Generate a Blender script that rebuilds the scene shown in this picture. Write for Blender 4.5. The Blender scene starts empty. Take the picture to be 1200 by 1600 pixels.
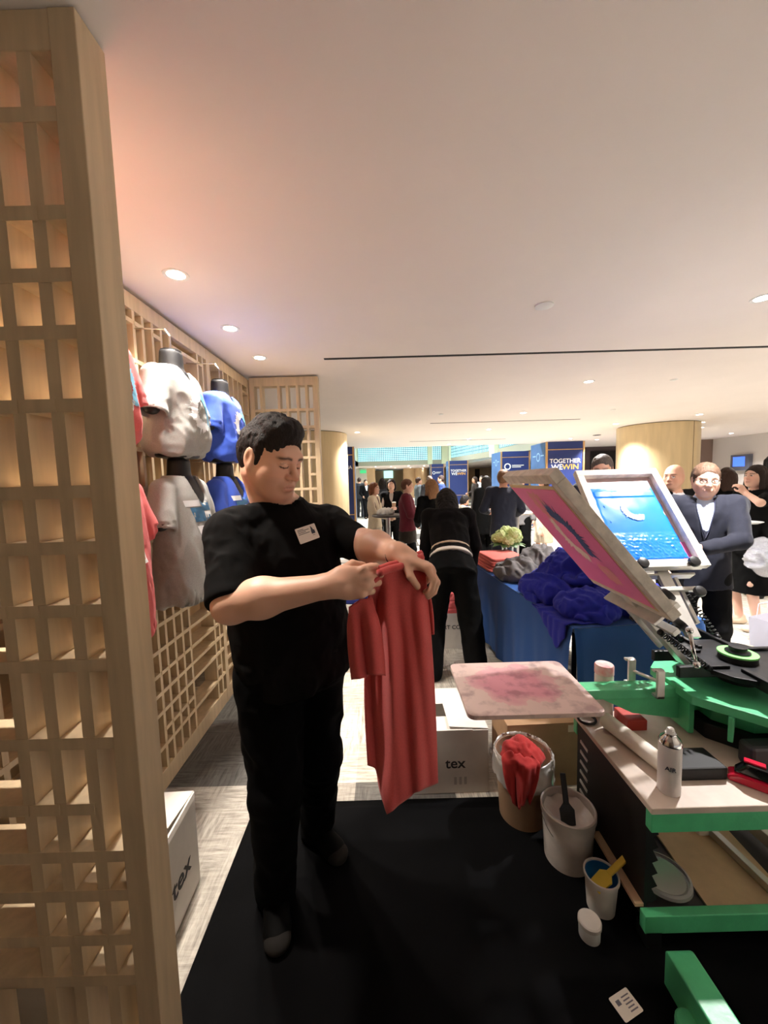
P_BOOTH, P_HALL, P_FAR, WORLD, EXPO = 105, 370, 400, .36, 0.55
import bpy, bmesh, math, random
import numpy as np
from mathutils import Vector, Matrix, noise as mnoise
random.seed(7)
PI = math.pi
scene = bpy.context.scene
COL = scene.collection

# ------------------------------------------------------------------ camera
CAM_H = 1.56
TILT = math.atan(50/600)
ROLL = 0.028
def _cam():
    c, s = math.cos(TILT), math.sin(TILT)
    R0, U0, F = Vector((1,0,0)), Vector((0,s,c)), Vector((0,c,-s))
    cr, sr = math.cos(ROLL), math.sin(ROLL)
    Rc = R0*cr - U0*sr
    Uc = R0*sr + U0*cr
    cd = bpy.data.cameras.new('camera')
    cd.sensor_fit = 'VERTICAL'; cd.sensor_height = 36; cd.lens = 13.5
    cd.clip_start = .02; cd.clip_end = 200
    o = bpy.data.objects.new('camera', cd); COL.objects.link(o)
    M = Matrix((( Rc.x,Uc.x,-F.x,0),(Rc.y,Uc.y,-F.y,0),(Rc.z,Uc.z,-F.z,CAM_H),(0,0,0,1)))
    o.matrix_world = M
    scene.camera = o
    return Rc, Uc, F
RC, UC, FW = _cam()
def ray(px, py):
    return FW*600 + RC*(px-600) + UC*(800-py)
def atY(px, py, Y):
    r = ray(px, py); return Vector((0,0,CAM_H)) + r*(Y/r.y)
def atZ(px, py, z):
    r = ray(px, py); return Vector((0,0,CAM_H)) + r*((z-CAM_H)/r.z)

# ------------------------------------------------------------------ materials
_M = {}
def mat(name, col, rough=.6, metal=0., noise=0., nscale=20., bump=0., bscale=200., spec=.5, trans=0., alpha=1., emit=None, estr=0., col2=None, sheen=0., coat=0., stretch=(1,1,1), attr=None, coords='Object', sss=0.):
    if name in _M: return _M[name]
    m = bpy.data.materials.new(name); m.use_nodes = True
    nt = m.node_tree; n = nt.nodes; L = nt.links
    b = n['Principled BSDF']
    b.inputs['Roughness'].default_value = rough
    b.inputs['Metallic'].default_value = metal
    b.inputs['Specular IOR Level'].default_value = spec
    c4 = (*col, 1)
    b.inputs['Base Color'].default_value = c4
    tc = n.new('ShaderNodeTexCoord'); mp = n.new('ShaderNodeMapping')
    mp.inputs['Scale'].default_value = stretch
    L.new(tc.outputs[coords], mp.inputs['Vector'])
    src = None
    if attr:
        a = n.new('ShaderNodeAttribute'); a.attribute_name = attr
        src = a.outputs['Color']
    if noise > 0 or col2 is not None:
        nz = n.new('ShaderNodeTexNoise'); nz.inputs['Scale'].default_value = nscale; nz.inputs['Detail'].default_value = 4
        L.new(mp.outputs['Vector'], nz.inputs['Vector'])
        rp = n.new('ShaderNodeValToRGB'); rp.color_ramp.elements[0].position = .35; rp.color_ramp.elements[1].position = .65
        L.new(nz.outputs['Fac'], rp.inputs['Fac'])
        mx = n.new('ShaderNodeMix'); mx.data_type = 'RGBA'
        L.new(rp.outputs['Color'], mx.inputs['Factor'])
        if col2 is None:
            mx.inputs['A'].default_value = (*[x*(1-noise) for x in col], 1)
            mx.inputs['B'].default_value = (*[min(1,x*(1+noise)) for x in col], 1)
        else:
            mx.inputs['A'].default_value = c4; mx.inputs['B'].default_value = (*col2, 1)
        if src is not None:
            mm = n.new('ShaderNodeMix'); mm.data_type = 'RGBA'; mm.blend_type = 'MULTIPLY'; mm.inputs['Factor'].default_value = 1
            L.new(src, mm.inputs['A']); L.new(mx.outputs['Result'], mm.inputs['B']); src = mm.outputs['Result']
        else: src = mx.outputs['Result']
    if src is not None: L.new(src, b.inputs['Base Color'])
    if bump > 0:
        n2 = n.new('ShaderNodeTexNoise'); n2.inputs['Scale'].default_value = bscale; n2.inputs['Detail'].default_value = 3
        L.new(mp.outputs['Vector'], n2.inputs['Vector'])
        bp = n.new('ShaderNodeBump'); bp.inputs['Strength'].default_value = bump; bp.inputs['Distance'].default_value = .01
        L.new(n2.outputs['Fac'], bp.inputs['Height']); L.new(bp.outputs['Normal'], b.inputs['Normal'])
    if trans: b.inputs['Transmission Weight'].default_value = trans
    if alpha < 1: b.inputs['Alpha'].default_value = alpha
    if emit is not None:
        b.inputs['Emission Color'].default_value = (*emit, 1); b.inputs['Emission Strength'].default_value = estr
    if sheen: b.inputs['Sheen Weight'].default_value = sheen; b.inputs['Sheen Roughness'].default_value = .5
    if coat: b.inputs['Coat Weight'].default_value = coat; b.inputs['Coat Roughness'].default_value = .1
    if sss:
        b.inputs['Subsurface Weight'].default_value = sss; b.inputs['Subsurface Radius'].default_value = (.012,.004,.002)
    _M[name] = m
    return m
def srgb(r, g, b):
    f = lambda u: (u/255/12.92 if u/255 <= .04045 else ((u/255+.055)/1.055)**2.4)
    return (f(r), f(g), f(b))

# ------------------------------------------------------------------ object helpers
def link_mesh(name, me, m=None, parent=None, smooth=False):
    o = bpy.data.objects.new(name, me); COL.objects.link(o)
    if m is not None:
        if isinstance(m, (list, tuple)):
            for k in m: me.materials.append(k)
        else: me.materials.append(m)
    if smooth:
        me.polygons.foreach_set('use_smooth', np.ones(len(me.polygons), dtype=bool))
    if parent is not None: o.parent = parent
    return o
def obj(name, bm, m=None, parent=None, smooth=False, bevel=0., auto=None):
    me = bpy.data.meshes.new(name)
    bmesh.ops.recalc_face_normals(bm, faces=bm.faces)
    bm.to_mesh(me); bm.free()
    o = link_mesh(name, me, m, parent, smooth)
    if bevel > 0:
        md = o.modifiers.new('bevel', 'BEVEL'); md.width = bevel; md.segments = 2; md.limit_method = 'ANGLE'; md.angle_limit = .6
    if auto: 
        for e in me.edges: pass
        me.polygons.foreach_set('use_smooth', np.ones(len(me.polygons), dtype=bool))
        me.set_sharp_from_angle(angle=auto)
    return o
def tag(o, label, cat, group=None, kind=None):
    o['label'] = label; o['category'] = cat
    if group: o['group'] = group
    if kind: o['kind'] = kind
    return o
def thing(name, label, cat, loc=(0,0,0), rotz=0, group=None):
    o = bpy.data.objects.new(name, None); COL.objects.link(o)
    o.empty_display_size = .1
    o.location = loc; o.rotation_euler = (0,0,rotz)
    return tag(o, label, cat, group)
def struct(o):
    o['kind'] = 'structure'; return o
def kids(o): return [c for c in bpy.data.objects if c.parent == o]
def dup(root, loc=None, rotz=None, label=None, group=None, parent=None):
    r = root.copy(); COL.objects.link(r)
    if parent is not None: r.parent = parent
    if loc is not None: r.location = loc
    if rotz is not None: r.rotation_euler = (0,0,rotz)
    if label: r['label'] = label
    if group: r['group'] = group
    for c in kids(root):
        d = c.copy(); COL.objects.link(d); d.parent = r
        for g in kids(c):
            e = g.copy(); COL.objects.link(e); e.parent = d
    return r

def BM(): return bmesh.new()
def basis(d, up=Vector((0,0,1))):
    d = Vector(d).normalized()
    if abs(d.dot(up)) > .99: up = Vector((0,1,0))
    x = up.cross(d).normalized(); y = d.cross(x)
    return Matrix((x, y, d)).transposed()
def box(bm, lo, hi, M=None):
    lo, hi = Vector(lo), Vector(hi)
    vs = []
    for z in (lo.z, hi.z):
        for y in (lo.y, hi.y):
            for x in (lo.x, hi.x):
                p = Vector((x,y,z)); vs.append(bm.verts.new(M @ p if M else p))
    for f in ((0,1,3,2),(4,6,7,5),(0,4,5,1),(2,3,7,6),(0,2,6,4),(1,5,7,3)):
        bm.faces.new([vs[i] for i in f])
def bar(bm, p0, p1, w, h, up=(0,0,1)):
    p0, p1 = Vector(p0), Vector(p1); d = p1-p0
    B = basis(d, Vector(up)); M = Matrix.Translation(p0) @ B.to_4x4()
    box(bm, (-w/2,-h/2,0), (w/2,h/2,d.length), M)
def lathe(bm, prof, seg=24, M=None, cap0=True, cap1=True, arc=None):
    """prof: list of (r,z)"""
    rings = []
    for r, z in prof:
        ring = []
        for i in range(seg):
            a = 2*PI*i/seg
            p = Vector((r*math.cos(a), r*math.sin(a), z))
            ring.append(bm.verts.new(M @ p if M else p))
        rings.append(ring)
    for a, b in zip(rings, rings[1:]):
        for i in range(seg):
            j = (i+1) % seg
            bm.faces.new((a[i], a[j], b[j], b[i]))
    if cap0: bm.faces.new(list(reversed(rings[0])))
    if cap1: bm.faces.new(rings[-1])
def cyl(bm, p0, p1, r0, r1=None, seg=16):
    p0, p1 = Vector(p0), Vector(p1); d = p1-p0
    M = Matrix.Translation(p0) @ basis(d).to_4x4()
    lathe(bm, [(r0,0),(r0 if r1 is None else r1, d.length)], seg, M)
def sph(bm, c, r, seg=14, rings=9, M=None):
    R = Matrix.Identity(4) if M is None else M
    rr = r if hasattr(r, '__len__') else (r,r,r)
    mt = Matrix.Translation(Vector(c)) @ R @ Matrix.Diagonal((*rr,1))
    bmesh.ops.create_uvsphere(bm, u_segments=seg, v_segments=rings, radius=1, matrix=mt)
def tube(bm, pts, r, seg=8, closed=False):
    pts = [Vector(p) for p in pts]; n = len(pts); rings = []
    prevx = None
    for i, p in enumerate(pts):
        if closed: t = pts[(i+1)%n]-pts[i-1]
        else: t = pts[min(i+1,n-1)]-pts[max(i-1,0)]
        t.normalize()
        if prevx is None: x = basis(t).col[0].to_3d()
        else: x = (prevx - t*prevx.dot(t)).normalized()
        prevx = x; y = t.cross(x)
        rad = r[i] if hasattr(r,'__len__') else r
        rings.append([bm.verts.new(p + x*rad*math.cos(2*PI*k/seg) + y*rad*math.sin(2*PI*k/seg)) for k in range(seg)])
    m = n if closed else n-1
    for i in range(m):
        a, b = rings[i], rings[(i+1)%n]
        for k in range(seg):
            l = (k+1)%seg
            bm.faces.new((a[k],a[l],b[l],b[k]))
    if not closed:
        bm.faces.new(list(reversed(rings[0]))); bm.faces.new(rings[-1])
def prism(bm, poly, z0, z1, M=None):
    lo = [bm.verts.new((M @ Vector((x,y,z0))) if M else Vector((x,y,z0))) for x,y in poly]
    hi = [bm.verts.new((M @ Vector((x,y,z1))) if M else Vector((x,y,z1))) for x,y in poly]
    n = len(poly)
    bm.faces.new(list(reversed(lo))); bm.faces.new(hi)
    for i in range(n):
        j = (i+1)%n; bm.faces.new((lo[i],lo[j],hi[j],hi[i]))
def rrect(x0,y0,x1,y1,r,seg=5):
    P=[]
    for cx,cy,a0 in ((x1-r,y0+r,-90),(x1-r,y1-r,0),(x0+r,y1-r,90),(x0+r,y0+r,180)):
        for k in range(seg+1):
            a=math.radians(a0+90*k/seg); P.append((cx+r*math.cos(a),cy+r*math.sin(a)))
    return P
def grid_mesh(bm, fn, nu, nv, thick=0.):
    """fn(u,v)->Vector; thick>0 gives an underside"""
    V = [[bm.verts.new(fn(i/nu, j/nv)) for i in range(nu+1)] for j in range(nv+1)]
    F = []
    for j in range(nv):
        for i in range(nu):
            F.append(bm.faces.new((V[j][i],V[j][i+1],V[j+1][i+1],V[j+1][i])))
    if thick:
        bm.normal_update()
        bmesh.ops.solidify(bm, geom=F, thickness=thick)
def text_obj(name, txt, size, M, m, parent=None, ext=.0006, align='CENTER', bold=False, sx=1., shear=0.):
    cu = bpy.data.curves.new(name, 'FONT'); cu.body = txt; cu.size = size; cu.extrude = ext
    cu.align_x = align; cu.align_y = 'CENTER'; cu.shear = shear
    if bold: cu.offset = size*.012
    o = bpy.data.objects.new(name+'_c', cu); COL.objects.link(o)
    dg = bpy.context.evaluated_depsgraph_get(); dg.update()
    me = bpy.data.meshes.new_from_object(o.evaluated_get(dg)); me.name = name
    bpy.data.objects.remove(o)
    me.transform(M @ Matrix.Diagonal((sx,1,1,1)))
    for v in me.vertices: pass
    me.materials.clear()
    return link_mesh(name, me, m, parent)
def frameM(o, x, y):
    x = Vector(x).normalized(); y = Vector(y).normalized(); z = x.cross(y).normalized(); y = z.cross(x)
    M = Matrix((x,y,z)).transposed().to_4x4(); M.translation = Vector(o); return M

# ------------------------------------------------------------------ distance-field modeller
class SDF:
    def __init__(s): s.ops = []
    def _a(s, f, lo, hi, k, op): s.ops.append((f, np.array(lo,float), np.array(hi,float), k, op)); return s
    def cap(s, p0, p1, r0, r1=None, k=.02, op='u'):
        p0, p1 = np.array(p0,float), np.array(p1,float); r1 = r0 if r1 is None else r1
        d = p1-p0; L2 = float(d@d)+1e-12
        def f(X,Y,Z):
            t = ((X-p0[0])*d[0]+(Y-p0[1])*d[1]+(Z-p0[2])*d[2])/L2
            t = np.clip(t,0,1)
            return np.sqrt((X-p0[0]-t*d[0])**2+(Y-p0[1]-t*d[1])**2+(Z-p0[2]-t*d[2])**2) - (r0+(r1-r0)*t)
        R = max(r0,r1)
        return s._a(f, np.minimum(p0,p1)-R, np.maximum(p0,p1)+R, k, op)
    def ell(s, c, r, B=None, k=.02, op='u'):
        c = np.array(c,float); r = np.array(r if hasattr(r,'__len__') else (r,r,r),float)
        A = np.eye(3) if B is None else np.array(B,float)   # columns = local axes
        def f(X,Y,Z):
            x,y,z = X-c[0],Y-c[1],Z-c[2]
            a = x*A[0,0]+y*A[1,0]+z*A[2,0]; b = x*A[0,1]+y*A[1,1]+z*A[2,1]; e = x*A[0,2]+y*A[1,2]+z*A[2,2]
            k0 = np.sqrt((a/r[0])**2+(b/r[1])**2+(e/r[2])**2); k1 = np.sqrt((a/r[0]**2)**2+(b/r[1]**2)**2+(e/r[2]**2)**2)+1e-9
            return k0*(k0-1)/k1
        h = np.sqrt(((A*r[None,:])**2).sum(1))
        return s._a(f, c-h, c+h, k, op)
    def box(s, c, h, B=None, rad=.005, k=.01, op='u'):
        c = np.array(c,float); h = np.array(h,float)-rad
        A = np.eye(3) if B is None else np.array(B,float)
        def f(X,Y,Z):
            x,y,z = X-c[0],Y-c[1],Z-c[2]
            q = [np.abs(x*A[0,i]+y*A[1,i]+z*A[2,i])-h[i] for i in range(3)]
            o = np.sqrt(sum(np.maximum(v,0)**2 for v in q))
            return o+np.minimum(np.maximum(q[0],np.maximum(q[1],q[2])),0)-rad
        e = np.abs(A)@(h+rad)
        return s._a(f, c-e, c+e, k, op)
    def loft(s, p0, p1, xdir, st, k=.02, op='u', cap=True):
        """stations st: (t along p0->p1 in [0..1], a, b, offset_x, offset_y); elliptical sections; xdir = local x"""
        p0, p1 = np.array(p0,float), np.array(p1,float); d = p1-p0; L = np.linalg.norm(d); w = d/L
        x = np.array(xdir,float); x -= w*(x@w); x /= np.linalg.norm(x); y = np.cross(w,x)
        T = np.array([q[0] for q in st])*L; A = np.array([q[1] for q in st]); Bb = np.array([q[2] for q in st])
        OX = np.array([q[3] if len(q)>3 else 0 for q in st]); OY = np.array([q[4] if len(q)>4 else 0 for q in st])
        tt = np.linspace(T[0],T[-1],160)
        ker = np.hanning(23); ker /= ker.sum()
        def sm(v):
            q = np.interp(tt,T,v); return np.convolve(np.pad(q,11,mode='edge'),ker,mode='valid')
        A2,B2,X2,Y2 = sm(A),sm(Bb),sm(OX),sm(OY)
        def f(X,Y,Z):
            u = X-p0[0]; v = Y-p0[1]; z = Z-p0[2]
            t = u*w[0]+v*w[1]+z*w[2]; tc = np.clip(t,T[0],T[-1])
            lx = u*x[0]+v*x[1]+z*x[2]-np.interp(tc,tt,X2); ly = u*y[0]+v*y[1]+z*y[2]-np.interp(tc,tt,Y2)
            a = np.interp(tc,tt,A2); b = np.interp(tc,tt,B2); m = np.minimum(a,b)
            k0 = np.sqrt((lx/a)**2+(ly/b)**2); k1 = np.sqrt((lx/a**2)**2+(ly/b**2)**2)+1e-9
            q = np.where(k0>.25, k0*(k0-1)/k1, (k0-1)*m)
            e = np.abs(t-tc)
            if not cap: return np.maximum(q, np.where(e>0, e, -1))
            return np.where(e>0, np.sqrt(np.maximum(q,0)**2+e**2)+np.minimum(q,0)*0, q) if True else q
        R = max(A2.max(),B2.max())+max(np.abs(X2).max(),np.abs(Y2).max())
        q0 = p0+w*T[0]; q1 = p0+w*T[-1]
        return s._a(f, np.minimum(q0,q1)-R, np.maximum(q0,q1)+R, k, op)
    def plane(s, p, nrm, lo, hi, op='s', k=.004):
        """cut away the side the normal points to, inside lo..hi"""
        p = np.array(p,float); nrm = np.array(nrm,float); nrm /= np.linalg.norm(nrm)
        def f(X,Y,Z): return -((X-p[0])*nrm[0]+(Y-p[1])*nrm[1]+(Z-p[2])*nrm[2])
        return s._a(f, lo, hi, k, op)
    def mesh(s, res=.01, zres=None, shell=0.):
        ub = [o for o in s.ops if o[4]=='u']
        lo = np.min([o[1] for o in ub],0)-3*res; hi = np.max([o[2] for o in ub],0)+3*res
        ax = [np.arange(lo[i],hi[i]+res,res) for i in range(3)]
        if zres:   # list of (zmax, res): non-uniform z spacing from below
            z = lo[2]; zs=[z]
            while z < hi[2]:
                r = res
                for zm, rr in zres:
                    if z < zm: r = rr; break
                z += r; zs.append(z)
            ax[2] = np.array(zs)
        D = np.full([len(a) for a in ax], 1.0, np.float32)
        for f, l, h, k, op in s.ops:
            m = k*1.5+3*res
            if zres: m = max(m, k+.03)
            i0 = [max(0,int(np.searchsorted(ax[i], l[i]-m))-1) for i in range(3)]
            i1 = [min(len(ax[i]),int(np.searchsorted(ax[i], h[i]+m))+1) for i in range(3)]
            if any(a>=b for a,b in zip(i0,i1)): continue
            sl = tuple(slice(a,b) for a,b in zip(i0,i1))
            X = ax[0][sl[0]][:,None,None]; Y = ax[1][sl[1]][None,:,None]; Z = ax[2][sl[2]][None,None,:]
            v = (f(X,Y,Z)+np.zeros(D[sl].shape)).astype(np.float32); d = D[sl]
            if op == 'u':
                if k > 0:
                    hh = np.maximum(k-np.abs(d-v),0)/k; D[sl] = np.minimum(d,v)-hh*hh*k*.25
                else: D[sl] = np.minimum(d,v)
            elif op == 's':
                v = -v
                if k > 0:
                    hh = np.maximum(k-np.abs(d-v),0)/k; D[sl] = np.maximum(d,v)+hh*hh*k*.25
                else: D[sl] = np.maximum(d,v)
            elif op == 'i': D[sl] = np.maximum(d,v)
        if shell: D = np.abs(D+shell/2)-shell/2
        return nets(D, ax)
def nets(D, ax):
    S = D < 0
    nx,ny,nz = D.shape
    c = S[:-1,:-1,:-1].astype(np.int8)
    tot = np.zeros((nx-1,ny-1,nz-1), np.int8)
    for dx in (0,1):
        for dy in (0,1):
            for dz in (0,1):
                tot += S[dx:nx-1+dx, dy:ny-1+dy, dz:nz-1+dz]
    I,J,K = np.nonzero((tot>0)&(tot<8))
    idx = np.full(tot.shape, -1, np.int32); idx[I,J,K] = np.arange(len(I))
    acc = np.zeros((len(I),3)); cnt = np.zeros(len(I))
    cor = [(a,b,e) for a in (0,1) for b in (0,1) for e in (0,1)]
    for p in cor:
        for a in range(3):
            if p[a]: continue
            q = list(p); q[a] = 1
            d0 = D[I+p[0],J+p[1],K+p[2]]; d1 = D[I+q[0],J+q[1],K+q[2]]
            mk = (d0<0)!=(d1<0)
            t = np.where(mk, d0/(d0-d1+1e-20), 0)
            P = np.stack([ax[0][I+p[0]],ax[1][J+p[1]],ax[2][K+p[2]]],1)
            Q = np.stack([ax[0][I+q[0]],ax[1][J+q[1]],ax[2][K+q[2]]],1)
            acc[mk] += (P+(Q-P)*t[:,None])[mk]; cnt[mk] += 1
    V = acc/np.maximum(cnt,1)[:,None]
    quads = []
    for a in range(3):
        s0 = [slice(None)]*3; s1 = [slice(None)]*3; s0[a] = slice(0,-1); s1[a] = slice(1,None)
        A, B = S[tuple(s0)], S[tuple(s1)]
        b_, c_ = (a+1)%3, (a+2)%3
        ed = A != B
        ix = list(np.nonzero(ed)); ok = (ix[b_]>0)&(ix[c_]>0)&(ix[b_]<D.shape[b_]-1)&(ix[c_]<D.shape[c_]-1)
        ix = [v[ok] for v in ix]
        inside = A[tuple(ix)]
        def g(db,dc):
            q = [v.copy() for v in ix]; q[b_] = q[b_]-db; q[c_] = q[c_]-dc
            return idx[tuple(q)]
        Q = np.stack([g(1,1),g(0,1),g(0,0),g(1,0)],1)
        Q[~inside] = Q[~inside][:,::-1]
        quads.append(Q)
    Q = np.concatenate(quads)
    Q = Q[(Q>=0).all(1)]
    return V, Q
def np_mesh(name, V, Q, m=None, parent=None, color=None, smooth=True, disp=None):
    me = bpy.data.meshes.new(name)
    V = np.asarray(V, np.float32)
    me.vertices.add(len(V)); me.vertices.foreach_set('co', V.ravel())
    me.loops.add(Q.size); me.loops.foreach_set('vertex_index', Q.ravel().astype(np.int32))
    me.polygons.add(len(Q)); me.polygons.foreach_set('loop_start', np.arange(0,Q.size,4,dtype=np.int32))
    me.update(calc_edges=True); me.validate()
    if disp is not None:
        N = np.zeros(len(V)*3, np.float32); me.vertices.foreach_get('normal', N); N = N.reshape(-1,3)
        V = V+N*disp(V)[:,None].astype(np.float32); me.vertices.foreach_set('co', V.ravel().astype(np.float32)); me.update()
    if color is not None:
        at = me.attributes.new('Col','FLOAT_COLOR','POINT')
        C = np.ones((len(V),4), np.float32); C[:,:3] = color(V); at.data.foreach_set('color', C.ravel())
    return link_mesh(name, me, m, parent, smooth)
def vnoise(V, scale, seed=0., octs=2, stretch=(1,1,1)):
    out = np.zeros(len(V)); s = Vector(stretch)
    for i, v in enumerate(V):
        p = Vector((v[0]*s.x*scale+seed, v[1]*s.y*scale+seed*.7, v[2]*s.z*scale-seed))
        q = mnoise.noise(p)
        if octs > 1: q += .5*mnoise.noise(p*2.1)
        out[i] = q
    return out
def folds(scale=8, amp=.03, seed=0., stretch=(1,1,1)):
    def f(V):
        w = vnoise(V, scale*.45, seed+5, 1); W2 = V+np.stack([w,np.roll(w,1)*0+w*.6,-w*.4],1)*(.55/scale)
        a = vnoise(W2, scale, seed, 1, stretch); b = vnoise(W2, scale*2.1, seed+2, 1, stretch)
        return amp*((1-2.4*np.abs(a))*.55+(1-2.4*np.abs(b))*.28)
    return f
def wrinkle(scale=9, amp=.004, seed=0., stretch=(1,1,1)):
    def f(V):
        n = vnoise(V, scale, seed, 2, stretch); return amp*(1-2*np.abs(n))*.6 + amp*.5*n
    return f
# ================================================================== ROOM
CEIL = 2.5
WX = -1.165            # front plane of the lattice along the left wall
wood = mat('pale_oak', srgb(206,184,150), .45, noise=.08, nscale=6, stretch=(6,6,.6))
wood_dark = mat('walnut_back', srgb(120,92,66), .6, noise=.15, nscale=6)
veneer = mat('anigre_veneer', srgb(212,190,148), .38, noise=.06, nscale=3, stretch=(4,4,.5))
plaster = mat('ceiling_paint', srgb(244,236,231), .9, noise=.01, nscale=3)
wallp = mat('wall_paint', srgb(206,200,196), .85)
wallw = mat('warm_wall', srgb(214,186,146), .7, noise=.05, nscale=2)
white_plastic = mat('white_plastic', srgb(235,235,232), .4)
lamp_m = mat('lamp_glow', (1,1,1), .5, emit=(1,.86,.66), estr=30)
lamp_far = mat('lamp_glow_cool', (1,1,1), .5, emit=(1,.93,.85), estr=30)
blackm = mat('black_slot', (.004,.004,.004), .8)
gold = mat('gold_trim', srgb(200,160,110), .35, metal=.6)

def carpet():
    m = bpy.data.materials.new('carpet_tiles'); m.use_nodes = True
    nt = m.node_tree; n = nt.nodes; L = nt.links; b = n['Principled BSDF']
    b.inputs['Roughness'].default_value = .95; b.inputs['Specular IOR Level'].default_value = .15
    tc = n.new('ShaderNodeTexCoord')
    # random value per plank
    mp = n.new('ShaderNodeMapping'); mp.inputs['Scale'].default_value = (2.0,1.0,1); mp.inputs['Location'].default_value = (.37,.13,0)
    L.new(tc.outputs['Object'], mp.inputs['Vector'])
    fl = n.new('ShaderNodeVectorMath'); fl.operation = 'FLOOR'; L.new(mp.outputs['Vector'], fl.inputs[0])
    wn = n.new('ShaderNodeTexWhiteNoise'); wn.noise_dimensions = '2D'; L.new(fl.outputs['Vector'], wn.inputs['Vector'])
    r1 = n.new('ShaderNodeValToRGB'); e = r1.color_ramp
    e.elements[0].position = 0; e.elements[0].color = (*srgb(104,102,98),1)
    e.elements[1].position = 1; e.elements[1].color = (*srgb(226,220,206),1)
    for p,c in ((.14,(100,98,95)),(.2,(168,162,154)),(.45,(196,190,178)),(.6,(214,208,195))):
        k = e.elements.new(p); k.color = (*srgb(*c),1)
    L.new(wn.outputs['Value'], r1.inputs['Fac'])
    # woven streaks along both directions
    def streak(sc, sd):
        mm = n.new('ShaderNodeMapping'); mm.inputs['Scale'].default_value = sc; mm.inputs['Location'].default_value = (sd,sd,0)
        L.new(tc.outputs['Object'], mm.inputs['Vector'])
        z = n.new('ShaderNodeTexNoise'); z.inputs['Scale'].default_value = 1; z.inputs['Detail'].default_value = 5; z.inputs['Roughness'].default_value = .7
        L.new(mm.outputs['Vector'], z.inputs['Vector']); return z
    a, c2 = streak((70,7,1),3), streak((7,70,1),8)
    big = n.new('ShaderNodeTexNoise'); big.inputs['Scale'].default_value = 3.5; L.new(tc.outputs['Object'], big.inputs['Vector'])
    rr = n.new('ShaderNodeValToRGB'); rr.color_ramp.elements[0].position=.42; rr.color_ramp.elements[1].position=.58; L.new(big.outputs['Fac'], rr.inputs['Fac'])
    mx = n.new('ShaderNodeMix'); mx.data_type='FLOAT'; L.new(rr.outputs['Color'], mx.inputs['Factor']); L.new(a.outputs['Fac'], mx.inputs['A']); L.new(c2.outputs['Fac'], mx.inputs['B'])
    r2 = n.new('ShaderNodeValToRGB'); r2.color_ramp.elements[0].position=.33; r2.color_ramp.elements[0].color=(.42,.41,.40,1); r2.color_ramp.elements[1].position=.6; r2.color_ramp.elements[1].color=(1.06,1.06,1.06,1)
    L.new(mx.outputs['Result'], r2.inputs['Fac'])
    mu = n.new('ShaderNodeMix'); mu.data_type='RGBA'; mu.blend_type='MULTIPLY'; mu.inputs['Factor'].default_value=1
    L.new(r1.outputs['Color'], mu.inputs['A']); L.new(r2.outputs['Color'], mu.inputs['B']); L.new(mu.outputs['Result'], b.inputs['Base Color'])
    return m
bm = BM(); box(bm, (-9,-9,-.1), (14,40,0)); struct(obj('floor', bm, carpet()))
# ceiling slab above our area (with the cut slots) ; ends where the tall atrium begins
ATR = 11.35
bm = BM()
def slab(x0,y0,x1,y1): box(bm, (x0,y0,CEIL), (x1,y1,CEIL+.25))
SL = [(-.43,3.2,3.047,.05),(.83,3.4,6.66,.07),(.69,3.1,9.74,.09)]
ys = [-9]
for x0,x1,y,w in SL: ys += [y-w/2, y+w/2]
ys.append(ATR)
for i in range(0,len(ys)-1):
    y0,y1 = ys[i],ys[i+1]
    if i%2==0: slab(-9,y0,14,y1)
    else:
        x0,x1,_,_ = SL[i//2]; slab(-9,y0,x0,y1); slab(x1,y0,14,y1)
slab(5.6,ATR,14,25.4); slab(-9,25.4,14,40)
slab(-9,ATR,-1.6,25.4)
struct(obj('ceiling', bm, plaster))
for i,(x0,x1,y,w) in enumerate(SL):
    bm = BM(); box(bm,(x0,y-w/2,CEIL+.002),(x1,y+w/2,CEIL+.1)); struct(obj('trim_%d'%(i+3), bm, blackm))  # black boxes fill the air slots flush, their dark depth put into colour
# walls
bm = BM(); box(bm, (-1.75,-3,0), (-1.65,3.9,CEIL)); struct(obj('wall_left', bm, mat('cream_wall', srgb(226,212,184), .8)))
bm = BM(); box(bm, (9.9,-3,0), (10.1,11.6,CEIL)); struct(obj('wall_right', bm, wallp))
bm = BM(); box(bm, (9.0,11.6,0), (10.1,11.8,CEIL)); struct(obj('wall_recess', bm, mat('brown_wall', srgb(128,108,98), .7)))
bm = BM(); box(bm, (-9,39,0), (14,39.3,CEIL)); box(bm,(-6,30,0),(-.6,30.2,CEIL)); struct(obj('wall_back', bm, wallw))
bm = BM(); box(bm, (13.2,11.7,0),(13.5,39,CEIL)); struct(obj('wall_aisle', bm, wallw))
bm = BM(); box(bm, (-9,11,0),(-8.8,39,CEIL)); struct(obj('wall_lobby', bm, wallw))
bm = BM(); box(bm,(-1.75,-1.15,0),(.75,-1.0,CEIL)); struct(obj('wall_light_block', bm, mat('brown_wall', srgb(128,108,98), .7)))  # unseen wall added behind the camera to keep light off the near lattice
# dark service wall to the right of the big banner and a bay with purple light painted into its colour
bm = BM(); box(bm,(7.05,13.4,0),(9.3,13.6,CEIL)); struct(obj('wall_service', bm, mat('dark_wall', srgb(74,60,62), .7)))
bm = BM(); box(bm,(7.2,13.36,0),(8.25,13.41,2.35)); struct(obj('door_1', bm, mat('dark_doorway', srgb(16,11,10), .8)))
bm = BM(); box(bm,(6.0,15.0,0),(9.4,15.15,CEIL)); struct(obj('wall_purple_glow', bm, mat('purple_light_in_paint', srgb(190,180,230), .8)))
bm = BM(); box(bm,(9.3,38.9,0),(9.75,39.05,2.4))
struct(obj('door_2', bm, mat('dark_doorway', srgb(16,11,10), .8)))
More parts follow.
